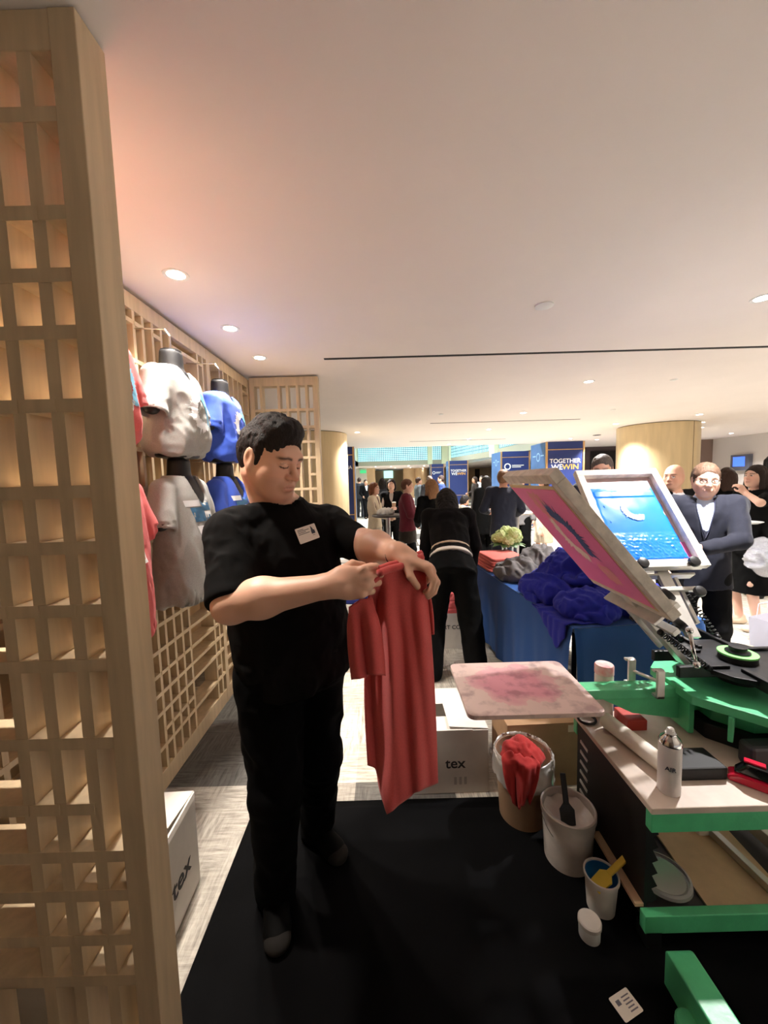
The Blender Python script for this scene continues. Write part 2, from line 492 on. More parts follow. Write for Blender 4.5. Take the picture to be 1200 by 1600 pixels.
# atrium: far glazed band, side glazed band, beams, upper walls
glass = mat('bright_glazing', srgb(150,215,225), .25, emit=srgb(176,232,238), estr=1.15)
mullion = mat('mullion_grey', srgb(110,150,160), .5)
pale_green = mat('pale_green_paint', srgb(214,222,190), .7)
beam = mat('beam_grey', srgb(160,158,140), .7)
def glazing(name, p0, p1, z0, z1, nu, nv):
    p0, p1 = Vector(p0), Vector(p1); d = p1-p0; L_ = d.length; M = frameM((p0.x,p0.y,0), d, (0,0,1))
    t = bpy.data.objects.new(name, None); COL.objects.link(t); struct(t)
    bm = BM(); box(bm,(0,z0,-.02),(L_,z1,.02),M); obj('pane', bm, glass, t)
    bm = BM()
    for i in range(nu+1):
        x = L_*i/nu; box(bm,(x-.018,z0,-.05),(x+.018,z1,.05),M)
    for j in range(nv+1):
        z = z0+(z1-z0)*j/nv; box(bm,(0,z-.018,-.05),(L_,z+.018,.05),M)
    obj('mullion', bm, mullion, t)
    return t
glazing('window_1', (-1.6,25.4,0),(2.95,25.4,0),2.78,5.4,38,22)
glazing('window_2', (3.25,25.4,0),(3.85,25.4,0),2.78,5.4,5,22)
glazing('window_3', (5.25,18.6,0),(4.3,24.0,0),2.8,5.6,30,16)
glazing('window_4', (5.55,12.4,0),(5.35,17.6,0),2.85,5.6,24,12)
bm = BM(); box(bm,(-1.6,25.3,2.5),(5.6,25.45,2.78)); struct(obj('trim_1', bm, beam))
bm = BM(); bar(bm,(5.6,11.4,2.66),(5.3,18.2,2.66),.12,.32); bar(bm,(5.28,18.2,2.66),(4.25,24.3,2.66),.12,.28); struct(obj('trim_2', bm, beam))
bm = BM(); box(bm,(-1.75,11.35,2.5),(-1.6,25.4,5.6)); struct(obj('wall_atrium', bm, pale_green))
bm = BM()
for x0,x1,y0,y1 in ((2.95,3.25,25.2,25.45),(3.85,4.25,25.1,25.45),(4.15,4.45,24.0,24.4),(5.1,5.6,17.7,18.5),(5.45,5.7,11.36,12.3)):
    box(bm,(x0,y0,2.5),(x1,y1,5.6))
struct(obj('wall_atrium_piers', bm, pale_green))
bm = BM(); box(bm,(-9,11.35,5.6),(5.7,25.5,5.7)); struct(obj('ceiling_atrium', bm, plaster))
bm = BM(); box(bm,(-1.6,11.35,2.75),(5.6,11.5,5.6)); struct(obj('wall_atrium_front', bm, plaster))

bm = BM(); box(bm,(-6,29.7,0),(-1.25,29.95,CEIL)); struct(obj('wall_exit', bm, mat('white_wall', srgb(236,232,224), .8)))
bm = BM(); box(bm,(.1,38.9,1.75),(1.0,39.02,2.45)); struct(obj('window_5', bm, glass))
# round veneer columns
def column(cx, cy, r, label, seam):
    t = thing('round_column', label, 'column', (cx,cy,0))
    bm = BM(); lathe(bm, [(r,0),(r,CEIL-.012)], 56); obj('cladding', bm, veneer, t, auto=.6)
    bm = BM(); lathe(bm, [(r-.02,CEIL-.03),(r-.02,CEIL)], 40); obj('shadow_gap', bm, blackm, t)
    bm = BM(); a = seam; M = Matrix.Rotation(a,4,'Z'); box(bm,(r-.004,-.006,0),(r+.001,.006,CEIL-.012),M); obj('seam', bm, mat('seam_dark', srgb(90,70,45), .7), t)
column(-1.36,7.75,.66,'round wood-veneered column standing behind the lattice return panel',-1.2)
column(5.55,7.85,.70,'wide round wood-veneered column behind the two men on the right',-1.25)

for x,lb in ((2.3,'pale round column far back in the lobby, left one of two'),(3.3,'pale round column far back in the lobby, right one of two')):
    bm = BM(); lathe(bm,[(.55,0),(.55,CEIL)],32); o = obj('round_column', bm, wallw, auto=.6); o.location=(x,33.5,0); tag(o,lb,'column')
# ceiling fixtures
def downlight(i, x, y, r, label, group, warm=True, power=40, spot=True):
    t = thing('ceiling_downlight', label, 'downlight', (x,y,CEIL), 0, group)
    bm = BM(); lathe(bm, [(r*.8,-.002),(r*1.12,-.004),(r*1.15,-.0005),(r*1.15,.0)], 28, cap0=False, cap1=False); obj('trim_ring', bm, white_plastic, t, auto=.5)
    bm = BM(); lathe(bm, [(r*.82,-.0018),(r*.82,-.001)], 28); obj('lens', bm, lamp_m if warm else lamp_far, t)
    if spot:
        ld = bpy.data.lights.new('downlight_and_fill_beam', 'SPOT'); ld.energy = power; ld.spot_size = math.radians(102 if warm else 118); ld.spot_blend = 1
        ld.color = (1,.91,.81) if warm else (1,.96,.94); ld.shadow_soft_size = r*.8
        lo = bpy.data.objects.new('downlight_and_fill_beam', ld); COL.objects.link(lo); lo.location = (x,y,CEIL-.02)
for i,(y,w) in enumerate(((1.19,'over the near end of the lattice booth, seen through the dark lattice'),(1.80,'first of the row in front of the display wall'),(2.41,'second of the row in front of the display wall'),(2.97,'last of the row in front of the display wall'))):
    downlight(i,-.9,y,.048,'warm recessed downlight, '+w,'downlights over the display wall',True,P_BOOTH)
for i,(y,w) in enumerate(((2.20,'at the right edge of the photo'),(4.0,'nearest one of the row running back over the hall'),(5.83,'second of the row running back over the hall'),(7.71,'third of the row running back over the hall'),(9.48,'last of the row running back over the hall'))):
    downlight(i,2.12,y,.05,'recessed downlight in the white ceiling, '+w,'downlights over the hall',False,P_HALL)
for i,(x,y,w,sp) in enumerate(((5.3,6.5,'above the wide column, nearest of three',0),(6.2,7.53,'above the wide column, middle of three',0),(6.9,8.4,'above the wide column, rearmost of three',0),(-.48,7.6,'beside the left round column',1),(4.45,7.4,'left of the wide column',1),(5.9,10.66,'behind the man hidden by the screen, left one',1),(4.9,10.1,'in front of the tall blue sign panel',1),(8.9,9.9,'over the right wall, left one',1),(8.2,5.5,'over the right wall, near one',1),(7.3,11.0,'beside the purple lit bay',0),(1.86,10.8,'at the edge of the tall atrium',1))):
    downlight(i,x,y,.05,'small recessed downlight in the white ceiling, '+w,'far downlights',False,P_HALL,bool(sp))
for x,y in ((5.2,1.2),(5.2,3.0),(5.2,4.8),(3.4,-.4),(3.6,-2.2),(5.4,-3.4)):  # added spots out of view, no fixtures, brightening the floor and ceiling
    ld = bpy.data.lights.new('downlight_and_fill_beam','SPOT'); ld.energy = P_HALL*(.9 if x>5 else 1.35); ld.spot_size = math.radians(125 if x>5 else 96); ld.spot_blend = 1; ld.color=(1,.96,.94); ld.shadow_soft_size=.05
    lo = bpy.data.objects.new('downlight_and_fill_beam',ld); COL.objects.link(lo); lo.location=(x,y,CEIL-.02)
# lamps of the low ceiling in the far lobby
for i,(x,y) in enumerate(((-.5,27),(.6,27.5),(1.8,27),(3,28),(1,31),(2.2,31),(3.4,33),(8.5,15.8),(9,19),(8,22))):
    downlight(i,x,y,.09,'tiny bright downlight in the far lobby ceiling beyond the glazing','lobby downlights',False,P_FAR,True)
for x,y in ((.5,13),(3,13),(.5,17),(3,17),(.5,21),(3,21)):  # added fill spots high in the atrium to brighten the far hall
    ld = bpy.data.lights.new('atrium_fill','SPOT'); ld.energy = P_FAR*2.4; ld.spot_size = math.radians(150); ld.spot_blend = 1; ld.color=(.95,1,1); ld.shadow_soft_size=.3
    lo = bpy.data.objects.new('atrium_fill',ld); COL.objects.link(lo); lo.location=(x,y,5.5)
for i,(x,y,r,lb) in enumerate(((.92,2.215,.05,'flat round ceiling sensor nearest the camera'),(3.0,4.02,.035,'small ceiling sensor above the blue ink screen'),(3.42,5.76,.035,'small ceiling disc in front of the wide column'),(.876,5.73,.035,'small ceiling disc left of the second downlight'),(5.2,9.4,.09,'dark round ceiling vent behind the wide column'))):
    bm = BM(); lathe(bm, [(r,0),(r,-.006),(r*.6,-.012),(0.001,-.013)], 24); o = obj('ceiling_sensor', bm, white_plastic if i<4 else blackm, auto=.5); o.location=(x,y,CEIL); tag(o, lb, 'ceiling disc', 'ceiling sensors')

# lattice screens
def lattice(name, label, org, xdir, W, cols, rows, depth, post_w, posts, top=CEIL-.02, bot=0.0, thin=.022, low_split=None, skip=()):
    """local x along the panel, local y = depth going back, z up"""
    xd = Vector(xdir).normalized(); t = thing(name, label, 'lattice screen', org, math.atan2(xd.y,xd.x))
    bm = BM(); box(bm,(0,0,top-.075),(W,depth,top)); obj('top_rail', bm, wood, t, bevel=.002)
    bm = BM(); box(bm,(0,0,bot),(W,depth,bot+.10)); obj('bottom_rail', bm, wood, t, bevel=.002)
    for p in posts:
        bm = BM(); box(bm,(p-.002,-.002,0),(p+post_w+.002,depth+.002,top)); obj('post', bm, wood, t, bevel=.002)
    bm = BM(); T = thin/2
    for i,x in enumerate(cols):
        box(bm,(x-T,.002,bot+.1),(x+T,depth-.002,top-.075))
    obj('upright_slats', bm, wood, t)
    bm = BM()
    for j,z in enumerate(rows):
        edges = sorted(list(cols)+[0,W])
        if (j%3)==1 and len(edges)>4:
            # this shelf skips a few bays
            for a,b in zip(edges,edges[1:]):
                if random.random() < .72: box(bm,(a+.002,.0,z-T),(b-.002,depth,z+T))
        else: box(bm,(.002,0,z-T),(W-.002,depth,z+T))
    obj('cross_slats', bm, wood, t)
    return t
# ================================================================== DISPLAY BOOTH
# near panel seen from its dark side (Y .83 .. .91)
lattice('lattice_screen','tall wooden lattice panel closest to the camera, its dark side filling the left edge',
        (-1.60,.83,0),(1,0,0),1.022,
        [1.60-1.46,1.60-1.37,1.60-1.26,1.60-1.10,1.60-1.02,1.60-.84,1.60-.768,1.60-.687],
        [.376,.484,.60,.70,.819,.98,1.164,1.29,1.431,1.553,1.736,1.886,2.0,2.121,2.306],
        .08,.05,[.972,0],top=CEIL-.004,thin=.028)
# display wall: local x runs +Y (away), local y = depth to -X
wall_cols_y = [1.03,1.10,1.24,1.31,1.46,1.53,1.62,1.74,1.90,1.97,2.05,2.13,2.21,2.53,2.60,2.68,2.93,3.02,3.12,3.22,3.31]
lattice('lattice_screen','long wooden lattice wall hung with shirts, running back along the left side',
        (WX,.93,0),(0,1,0),2.55,
        [y-.93 for y in wall_cols_y],
        [.22,.30,.40,.50,.60,.72,.85,1.00,1.15,1.29,1.43,1.55,1.74,1.88,2.02,2.16,2.34],
        .09,.045,[0,.86,1.72,2.505],top=CEIL-.03,thin=.02)
lattice('lattice_screen','wooden lattice return panel at the far end of the booth, behind the worker',
        (WX+.01,3.46,0),(1,0,0),.60,
        [.10,.255,.33,.42,.50],
        [.2,.36,.5,.66,.8,.95,1.1,1.22,1.36,1.50,1.63,1.78,1.92,2.05,2.2],
        .08,.04,[0,.56],top=CEIL-.015,thin=.022)
# back board behind the wall lattice: dark strips between cream wall and slats
bm = BM(); box(bm,(-1.655,.95,0),(-1.64,3.44,CEIL)); struct(obj('baseboard_left', bm, mat('booth_backing', srgb(196,166,124), .7, noise=.1, nscale=2)))

from mathutils.bvhtree import BVHTree
def splash_ring(bm, r0, r1, a0, a1, n=90, jag=.35, seed=1, sx=1., sz=1.):
    """spiky arc in the x/z plane (y=0), fine strip"""
    rng = random.Random(seed); prev = None
    for i in range(n+1):
        a = a0+(a1-a0)*i/n
        tap = min(1, 6*min(i/n, 1-i/n)+.15)
        mid = (r0+r1)/2; hw = (r1-r0)/2*tap
        jo = hw*(1+jag*2*rng.random()*(1 if i%3 else 2.2)); ji = hw*(1+jag*rng.random())
        P = []
        for k in range(4):
            r = mid-ji+(ji+jo)*k/3
            P.append(bm.verts.new((r*math.cos(a)*sx,0,r*math.sin(a)*sz)))
        if prev:
            for k in range(3): bm.faces.new((prev[k],prev[k+1],P[k+1],P[k]))
        prev = P
def project_print(name, bm, surf, c, m, parent, off=.0025, out=Vector((0,1,0))):
    """drop a flat print (x/z plane) on to the front (+y) of surf"""
    me = surf.data
    t = BVHTree.FromPolygons([v.co for v in me.vertices],[p.vertices[:] for p in me.polygons])
    for v in bm.verts:
        p = Vector((v.co.x+c[0], .6, v.co.z+c[1]))
        h = t.ray_cast(p, Vector((0,-1,0)))
        v.co = h[0]+Vector((0,off,0)) if h[0] is not None else Vector((p.x,.0,p.z))
    return obj(name, bm, m, parent)

black_form = mat('black_torso_form', srgb(22,22,24), .45)
chrome = mat('chrome', (.75,.75,.76), .15, metal=1)
def cloth_mat(nm, c, var=.05): return mat(nm, c, .9, noise=var, nscale=300, bump=.25, bscale=900, sheen=.1, spec=.2)
gray_tee = cloth_mat('heather_grey_jersey', srgb(176,177,174), .1)
blue_tee = cloth_mat('royal_blue_jersey', srgb(68,98,205))
red_tee = cloth_mat('coral_red_jersey', srgb(226,108,108))
p_blue = mat('print_light_blue', srgb(120,190,225), .6)
p_white = mat('print_white', srgb(240,242,245), .6)
p_steel = mat('print_steel_blue', srgb(70,120,160), .6)
def nrm_(v): return v/np.linalg.norm(v)
def make_torso(tag_label, y, zs, shirt_m, lower, seed, prints):
    """black hanging torso with a T-shirt. local +y = away from the wall. origin at floor below neck"""
    t = thing('display_torso', tag_label, 'torso form', (WX+.165,y,0), -PI/2, 'shirts on torso forms')
    hem = -.60 if lower else -.40
    S = zs  # shoulder top height
    f = SDF()
    f.loft((0,0,S-.42),(0,0,S-.02),(1,0,0),[(0,.13,.085),(.5,.15,.10),(.8,.175,.10),(1,.09,.06)],k=.03)
    f.cap((0,-.005,S-.06),(0,.0,S+.085),.058,.05,k=.04)
    for s_ in (-1,1): f.cap((s_*.15,0,S-.06),(s_*.21,.01,S-.21),.045,.036,k=.03)
    f.plane((0,0,S+.085),(0,.05,1),(-.2,-.2,S),(.2,.2,S+.2),k=.002)
    V,Q = f.mesh(.009); form = np_mesh('form', V, Q, black_form, t)
    bm = BM(); lathe(bm,[(.046,S+.08),(.046,S+.09),(.001,S+.092)],20,cap0=False); obj('neck_cap', bm, black_form, t)
    bm = BM(); tube(bm,[(0,0,S+.085),(0,0,S+(.097 if lower else .16)),(0,-.02,S+(.102 if lower else .19)),(0,-.2,S+(.102 if lower else .2))],.004,6); obj('hanging_hook', bm, chrome, t)
    g = SDF()
    for s_ in (-1,1):
        tip = np.array((s_*.216,.012,S-.27)); rt_ = np.array((s_*.15,0,S-.07)); d = nrm_(tip-rt_)
        g.cap(rt_,tip,.060,.064,k=.016)
        g.plane(tip-d*.03,d,tip-.16,tip+.16,k=.003)
        g.cap(tip-d*.075,tip+d*.08,.050,.058,k=.003,op='s')
    if lower:
        st = [(0,.175,.125,0,-.012),(.35,.170,.115),(.62,.172,.112),(.84,.178,.108),(.95,.15,.085),(1,.10,.058)]
    else:
        st = [(0,.155,.09),(.05,.175,.118),(.2,.180,.130),(.6,.174,.122),(.84,.178,.108),(.95,.15,.085),(1,.10,.058)]
    g.loft((0,0,S+hem),(0,0,S),(1,0,0),st,k=.014)
    # neck opening
    dep = .12 if lower else .055
    g.cap((0,.01,S-.02),(0,-.0,S+.1),.066,.08,k=.008,op='s')
    g.ell((0,.10,S-.02),(.058,.09,dep),k=.010,op='s')
    if lower: g.loft((0,0,S+hem-.05),(0,0,S+hem+.10),(1,0,0),[(0,.162,.112),(1,.157,.10)],k=.005,op='s')
    V,Q = g.mesh(.0075)
    fl = folds(5.5 if lower else 6.5,.030 if lower else .022,seed,(1.1,1.1,.28)); fi = wrinkle(20,.005,seed+4,(1,1,.8))
    def dsp(P):
        w = np.clip((S-.06-P[:,2])/.25,.12,1)*np.where((np.abs(P[:,0])>.19)&(P[:,2]<S-.2)&(P[:,2]>S-.32),.25,1)
        return (fl(P)+fi(P))*w
    shirt = np_mesh('t_shirt', V, Q, shirt_m, t, disp=dsp)
    for (nm,c,m,args) in prints:
        bm = BM(); 
        if args[0]=='ring': splash_ring(bm,*args[1:])
        else:
            # blocky wave emblem
            for (x0,z0,x1,z1) in args[1]:
                q=[bm.verts.new((x0+(x1-x0)*i/4+.25*(z0+(z1-z0)*j/4),0,z0+(z1-z0)*j/4)) for j in range(5) for i in range(5)]
                for j in range(4):
                    for i in range(4): bm.faces.new((q[j*5+i],q[j*5+i+1],q[(j+1)*5+i+1],q[(j+1)*5+i]))
        project_print(nm,bm,shirt,(c[0],S+c[1]),m,shirt)
    return t
RINGB = ('print_ring',(.0,-.2),p_blue,('ring',.045,.075,1.5,4.3,60,.5,3,1,1.15))
RINGW = ('print_ring',(.0,-.2),p_white,('ring',.045,.075,-2.2,1.7,60,.5,5,1,1.15))
EMB = ('print_emblem',(.02,-.2),p_steel,('blk',[(-.07,.03,.0,.08),(-.01,-.02,.07,.05),(-.06,-.03,-.02,.01)]))
EMBW = ('print_emblem',(.03,-.2),p_white,('blk',[(.0,.055,.08,.085),(-.08,-.005,-.02,.025),(-.05,-.12,.06,-.04)]))
make_torso('grey T-shirt with a pale blue splash print on the upper torso form',1.90,2.115,gray_tee,False,1,[RINGB,RINGW])
make_torso('royal blue T-shirt on the upper torso form, beside the upper grey one',2.45,2.115,blue_tee,False,2,[RINGB,RINGW])
make_torso('coral red T-shirt on the upper torso form, half hidden by the near lattice panel',1.34,2.115,red_tee,False,3,[RINGB,RINGW])
make_torso('loose grey T-shirt with a blue and white emblem on the lower torso form',1.90,1.605,gray_tee,True,4,[EMB,EMBW])
make_torso('royal blue T-shirt on the lower torso form, partly behind the worker\'s shoulder',2.45,1.605,blue_tee,True,5,[EMB,EMBW])
make_torso('long coral red T-shirt on the lower torso form, beside the near lattice post',1.34,1.605,red_tee,True,6,[EMB,EMBW])
# ================================================================== SIGN PILLARS AND LOBBY
navy = mat('navy_panel', srgb(30,48,108), .5)
navy_side = mat('navy_side_panel', srgb(66,100,150), .5, noise=.12, nscale=3)
white_ink = mat('white_letter', srgb(245,245,245), .5)
gold_ink = mat('gold_letter', srgb(226,170,70), .5)
faded = mat('faded_logo', srgb(150,185,215), .5)
def logo_ring(bm, c, r, w, M, seg=28):
    a = [bm.verts.new(M @ Vector((c[0]+(r)*math.cos(2*PI*i/seg), c[1]+r*math.sin(2*PI*i/seg), .001))) for i in range(seg)]
    b = [bm.verts.new(M @ Vector((c[0]+(r-w)*math.cos(2*PI*i/seg), c[1]+(r-w)*math.sin(2*PI*i/seg), .001))) for i in range(seg)]
    for i in range(seg):
        j=(i+1)%seg; bm.faces.new((a[i],a[j],b[j],b[i]))
def sign_pillar(label, x0, x1, y0, y1, kind, ztop=CEIL-.005):
    t = thing('sign_pillar', label, 'sign pillar', ((x0+x1)/2,(y0+y1)/2,0), 0, None)
    cx, cy = (x0+x1)/2, (y0+y1)/2; W = x1-x0; D = y1-y0
    bm = BM(); box(bm,(-W/2,-D/2,0),(W/2,D/2,ztop)); obj('core', bm, navy_side, t)
    bm = BM(); box(bm,(-W/2+.02,-D/2-.012,.0),(W/2-.02,-D/2,ztop)); obj('front_panel', bm, navy, t)
    for x in (-W/2,W/2):
        bm = BM(); box(bm,(x-.025,-D/2-.025,0),(x+.025,-D/2+.02,ztop)); obj('corner_trim', bm, gold, t)
    for z in (ztop-.22,.62):
        bm = BM(); box(bm,(-W/2+.02,-D/2-.02,z-.012),(W/2-.02,-D/2,z+.012)); obj('cross_trim', bm, gold, t)
    M = frameM((0,-D/2-.014,0),(1,0,0),(0,0,1))
    T = lambda x,z: M @ Matrix.Translation((x,z,0))
    if kind=='win':
        text_obj('lettering','TOGETHER',W*.165,T(0,1.95),white_ink,t,bold=True,sx=1.0,shear=.0)
        text_obj('lettering','WE',W*.2,T(-W*.22,1.78),white_ink,t,bold=True)
        text_obj('lettering','WIN',W*.2,T(W*.15,1.78),gold_ink,t,bold=True,sx=1.1)
    elif kind=='logo':
        bm = BM(); logo_ring(bm,(-W*.28,1.93),W*.12,W*.04,M); obj('logo_ring', bm, white_ink, t)
        for k,z in enumerate((1.97,1.91)):
            bm = BM(); box(bm,(-W*.12,z-.014,-.001),(W*(.3 if k==0 else .2),z+.014,.002),M); obj('lettering_line', bm, white_ink, t)
    else:
        text_obj('lettering','NA',W*.13,T(W*.36,1.93),white_ink,t,bold=True)
    # side face toward the atrium (left side, -x)
    Ms = frameM((-W/2-.004,0,0),(0,-1,0),(0,0,1))
    bm = BM(); logo_ring(bm,(0,2.1),.13,.035,Ms); obj('side_logo', bm, faded, t)
    bm = BM(); box(bm,(-.4,2.12,-.001),(-.18,2.15,.002),Ms); box(bm,(.18,2.12,-.001),(.4,2.15,.002),Ms); obj('side_lettering', bm, faded, t)
    return t
sign_pillar('navy sign pillar reading TOGETHER WE WIN nearest the camera, behind the screens',4.62,5.66,10.9,12.05,'win')
sign_pillar('navy sign pillar with a round white logo, behind the man in the dark suit',4.45,5.50,14.5,15.8,'logo')
sign_pillar('distant navy sign pillar reading TOGETHER WE WIN, behind the bending woman',3.60,4.62,21,22.0,'win')
sign_pillar('farthest navy sign pillar with a small round logo',3.12,3.95,25.0,25.9,'logo')
sign_pillar('navy sign pillar beside the left round column, only its right edge showing',-1.85,-.80,10.7,11.3,'left')
# exit sign
bm = BM(); box(bm,(-1.75,29.6,2.12),(-1.28,29.66,2.36)); o = obj('exit_sign', bm, mat('exit_green', srgb(60,170,110), .4, emit=srgb(60,190,120), estr=.7)); tag(o,'small green exit sign on the white wall of the far lobby','exit sign')
# wall monitor on the right wall
t = thing('wall_monitor','small wall screen glowing blue behind the man with glasses','monitor',(9.86,10.6,0))
bm = BM(); box(bm,(-.06,-.28,1.55),(.03,.28,1.98)); obj('housing', bm, mat('monitor_grey', srgb(96,98,112), .5), t)
bm = BM(); box(bm,(-.065,-.15,1.66),(-.06,.2,1.92)); obj('screen', bm, mat('monitor_blue', srgb(60,100,230), .4, emit=srgb(70,110,255), estr=1.2), t)
# cocktail tables
def cocktail(label, x, y, m_top, h=1.06, cloth=True, r=.33):
    t = thing('cocktail_table', label, 'cocktail table', (x,y,0), 0, None)
    bm = BM(); lathe(bm,[(r-.01,h-.03),(r,h-.022),(r,h-.005),(r-.01,h)],32); obj('table_top', bm, m_top, t, auto=.5)
    bm = BM(); lathe(bm,[(.035,.03),(.035,h-.03)],16); obj('pedestal', bm, mat('steel', (.55,.55,.56), .3, metal=1), t, auto=.5)
    bm = BM(); lathe(bm,[(.24,0),(.24,.012),(.06,.035),(.035,.06)],28); obj('base_plate', bm, mat('steel', (.55,.55,.56), .3, metal=1), t, auto=.5)
    return t
dk_top = mat('dark_table_top', srgb(60,54,54), .3)
cocktail('tall round cocktail table beside the woman in the cream jacket',.06,6.2,dk_top,1.0,r=.26)
bm = BM(); rng=random.Random(3)
f = SDF(); f.ell((0,0,.04),(.13,.09,.07),k=.02); f.ell((-.06,.02,.03),(.09,.07,.05),k=.02); V,Q=f.mesh(.01)
o = np_mesh('napkin_pile', V,Q, mat('white_paper', srgb(240,240,238), .8), disp=wrinkle(14,.02,2)); o.location=(.03,6.15,1.002); tag(o,'crumpled white napkins on the tall cocktail table','napkins')
cocktail('cocktail table beside the man in the dark suit, behind the pink screen',2.10,6.05,mat('light_table_top', srgb(206,196,186), .4),1.0,r=.28)
bm = BM(); lathe(bm,[(.0001,0),(.035,0),(.045,.06),(.043,.06),(.033,.004),(.0001,.004)],16,cap0=False,cap1=False); o = obj('glass_cup', bm, mat('pale_ceramic', srgb(235,230,220), .3), auto=.6); o.location=(2.16,5.95,1.0); tag(o,'small white cup on the cocktail table behind the pink screen','cup')
# ================================================================== SCREEN PRESS, CART, FLOOR ITEMS, TABLE
green = mat('press_green_enamel', srgb(88,196,138), .35, noise=.08, nscale=14, bump=.1, bscale=60)
alu = mat('brushed_aluminium', srgb(205,203,198), .35, metal=.55, noise=.05, nscale=30)
dkmetal = mat('dark_oiled_metal', srgb(40,40,42), .35, metal=.7, noise=.3, nscale=30)
rackm0 = mat('black_rack', srgb(5,5,6), .6)
knobm = mat('black_knob', srgb(24,24,25), .35)
HC = Vector((1.44,1.525,0)); R0, Z0, AT = .263, .81, math.radians(50)
press = thing('screen_printing_press','green tabletop screen printing press with raised screens and a flat pallet','printing press',(HC.x,HC.y,.5))
def P_(o): o.parent = press; o.matrix_parent_inverse = Matrix.Translation((-HC.x,-HC.y,-.5)); return o
# hub body
bm = BM(); poly = [( .30*math.cos(2*PI*(i+.5)/8), .30*math.sin(2*PI*(i+.5)/8)) for i in range(8)]
M = Matrix.Translation((HC.x,HC.y,0))
prism(bm, poly, .665, .70, M); prism(bm, [(x*.55,y*.55) for x,y in poly], .565, .665, M)
for i in range(8):
    a = 2*PI*i/8; c,s_ = math.cos(a), math.sin(a)
    bar(bm,(HC.x+.15*c,HC.y+.15*s_,.618),(HC.x+.285*c,HC.y+.285*s_,.618),.016,.094)
P_(obj('base_hub', bm, green, None, bevel=.003))
bm = BM(); prism(bm, [(x*.68,y*.68) for x,y in poly], .501, .565, M); P_(obj('base_foot', bm, rackm0, None, bevel=.004))
# pallet arm with gusset
bm = BM(); box(bm,(.74,1.49,.645),(1.22,1.56,.685)); P_(obj('pallet_arm', bm, green, None, bevel=.003))
bm = BM(); Mg = frameM((0,1.515,0),(1,0,0),(0,0,1)); prism(bm,[(.86,.645),(1.20,.645),(1.20,.545),(1.0,.575)],-.01,.01,Mg)
Mg = frameM((0,1.54,0),(1,0,0),(0,0,1)); prism(bm,[(.86,.645),(1.20,.645),(1.20,.545),(1.0,.575)],-.01,.01,Mg)
box(bm,(1.19,1.45,.52),(1.21,1.60,.69)); P_(obj('arm_gusset', bm, green, None, bevel=.002))
# registration gate
bm = BM(); 
for dx,yy in ((-.02,1.575),(.03,1.475)):
    box(bm,(1.035+dx,yy-.018,.66),(1.065+dx,yy-.006,.775)); box(bm,(1.035+dx,yy-.018,.66),(1.065+dx,yy+.018,.672)); box(bm,(1.03+dx,yy-.006,.765),(1.07+dx,yy+.012,.775))
cyl(bm,(1.03,1.575,.725),(1.08,1.475,.725),.007)
P_(obj('registration_gate', bm, alu, None, bevel=.002))
# pallet (stained board)
def pallet_mat():
    m = bpy.data.materials.new('stained_pallet'); m.use_nodes=True; nt=m.node_tree; n=nt.nodes; L=nt.links; b=n['Principled BSDF']; b.inputs['Roughness'].default_value=.55
    tc=n.new('ShaderNodeTexCoord'); mp=n.new('ShaderNodeMapping'); mp.inputs['Location'].default_value=(-.53*1,-1.53,-.7); L.new(tc.outputs['Object'],mp.inputs['Vector'])
    # pink ink left on the board: blotch shaped by noise
    nz=n.new('ShaderNodeTexNoise'); nz.inputs['Scale'].default_value=9; nz.inputs['Detail'].default_value=6; L.new(tc.outputs['Object'],nz.inputs['Vector'])
    sc=n.new('ShaderNodeMapping'); sc.vector_type='POINT'; sc.inputs['Scale'].default_value=(5.2,6.2,0); L.new(mp.outputs['Vector'],sc.inputs['Vector'])
    ln=n.new('ShaderNodeVectorMath'); ln.operation='LENGTH'; L.new(sc.outputs['Vector'],ln.inputs[0])
    ad=n.new('ShaderNodeMath'); ad.operation='MULTIPLY_ADD'; ad.inputs[1].default_value=1.3; L.new(nz.outputs['Fac'],ad.inputs[0]); L.new(ln.outputs['Value'],ad.inputs[2])
    rp=n.new('ShaderNodeValToRGB'); e=rp.color_ramp; e.elements[0].position=.75; e.elements[0].color=(*srgb(206,140,154),1); e.elements[1].position=1.55; e.elements[1].color=(*srgb(216,192,184),1)
    k=e.elements.new(1.0 if False else .98); k.color=(*srgb(216,172,174),1)
    dv=n.new('ShaderNodeMath'); dv.operation='MULTIPLY'; dv.inputs[1].default_value=.62; L.new(ad.outputs[0],dv.inputs[0]); L.new(dv.outputs[0],rp.inputs['Fac'])
    n3=n.new('ShaderNodeTexNoise'); n3.inputs['Scale'].default_value=16; n3.inputs['Detail'].default_value=8; L.new(tc.outputs['Object'],n3.inputs['Vector'])
    r3=n.new('ShaderNodeValToRGB'); r3.color_ramp.elements[0].position=.32; r3.color_ramp.elements[0].color=(.62,.58,.6,1); r3.color_ramp.elements[1].position=.5; r3.color_ramp.elements[1].color=(1,1,1,1); L.new(n3.outputs['Fac'],r3.inputs['Fac'])
    mu=n.new('ShaderNodeMix'); mu.data_type='RGBA'; mu.blend_type='MULTIPLY'; mu.inputs['Factor'].default_value=1; L.new(rp.outputs['Color'],mu.inputs['A']); L.new(r3.outputs['Color'],mu.inputs['B']); L.new(mu.outputs['Result'],b.inputs['Base Color'])
    return m
bm = BM(); prism(bm, rrect(.285,1.322,.79,1.722,.03), .683,.70); P_(obj('pallet', bm, pallet_mat(), None, bevel=.002))
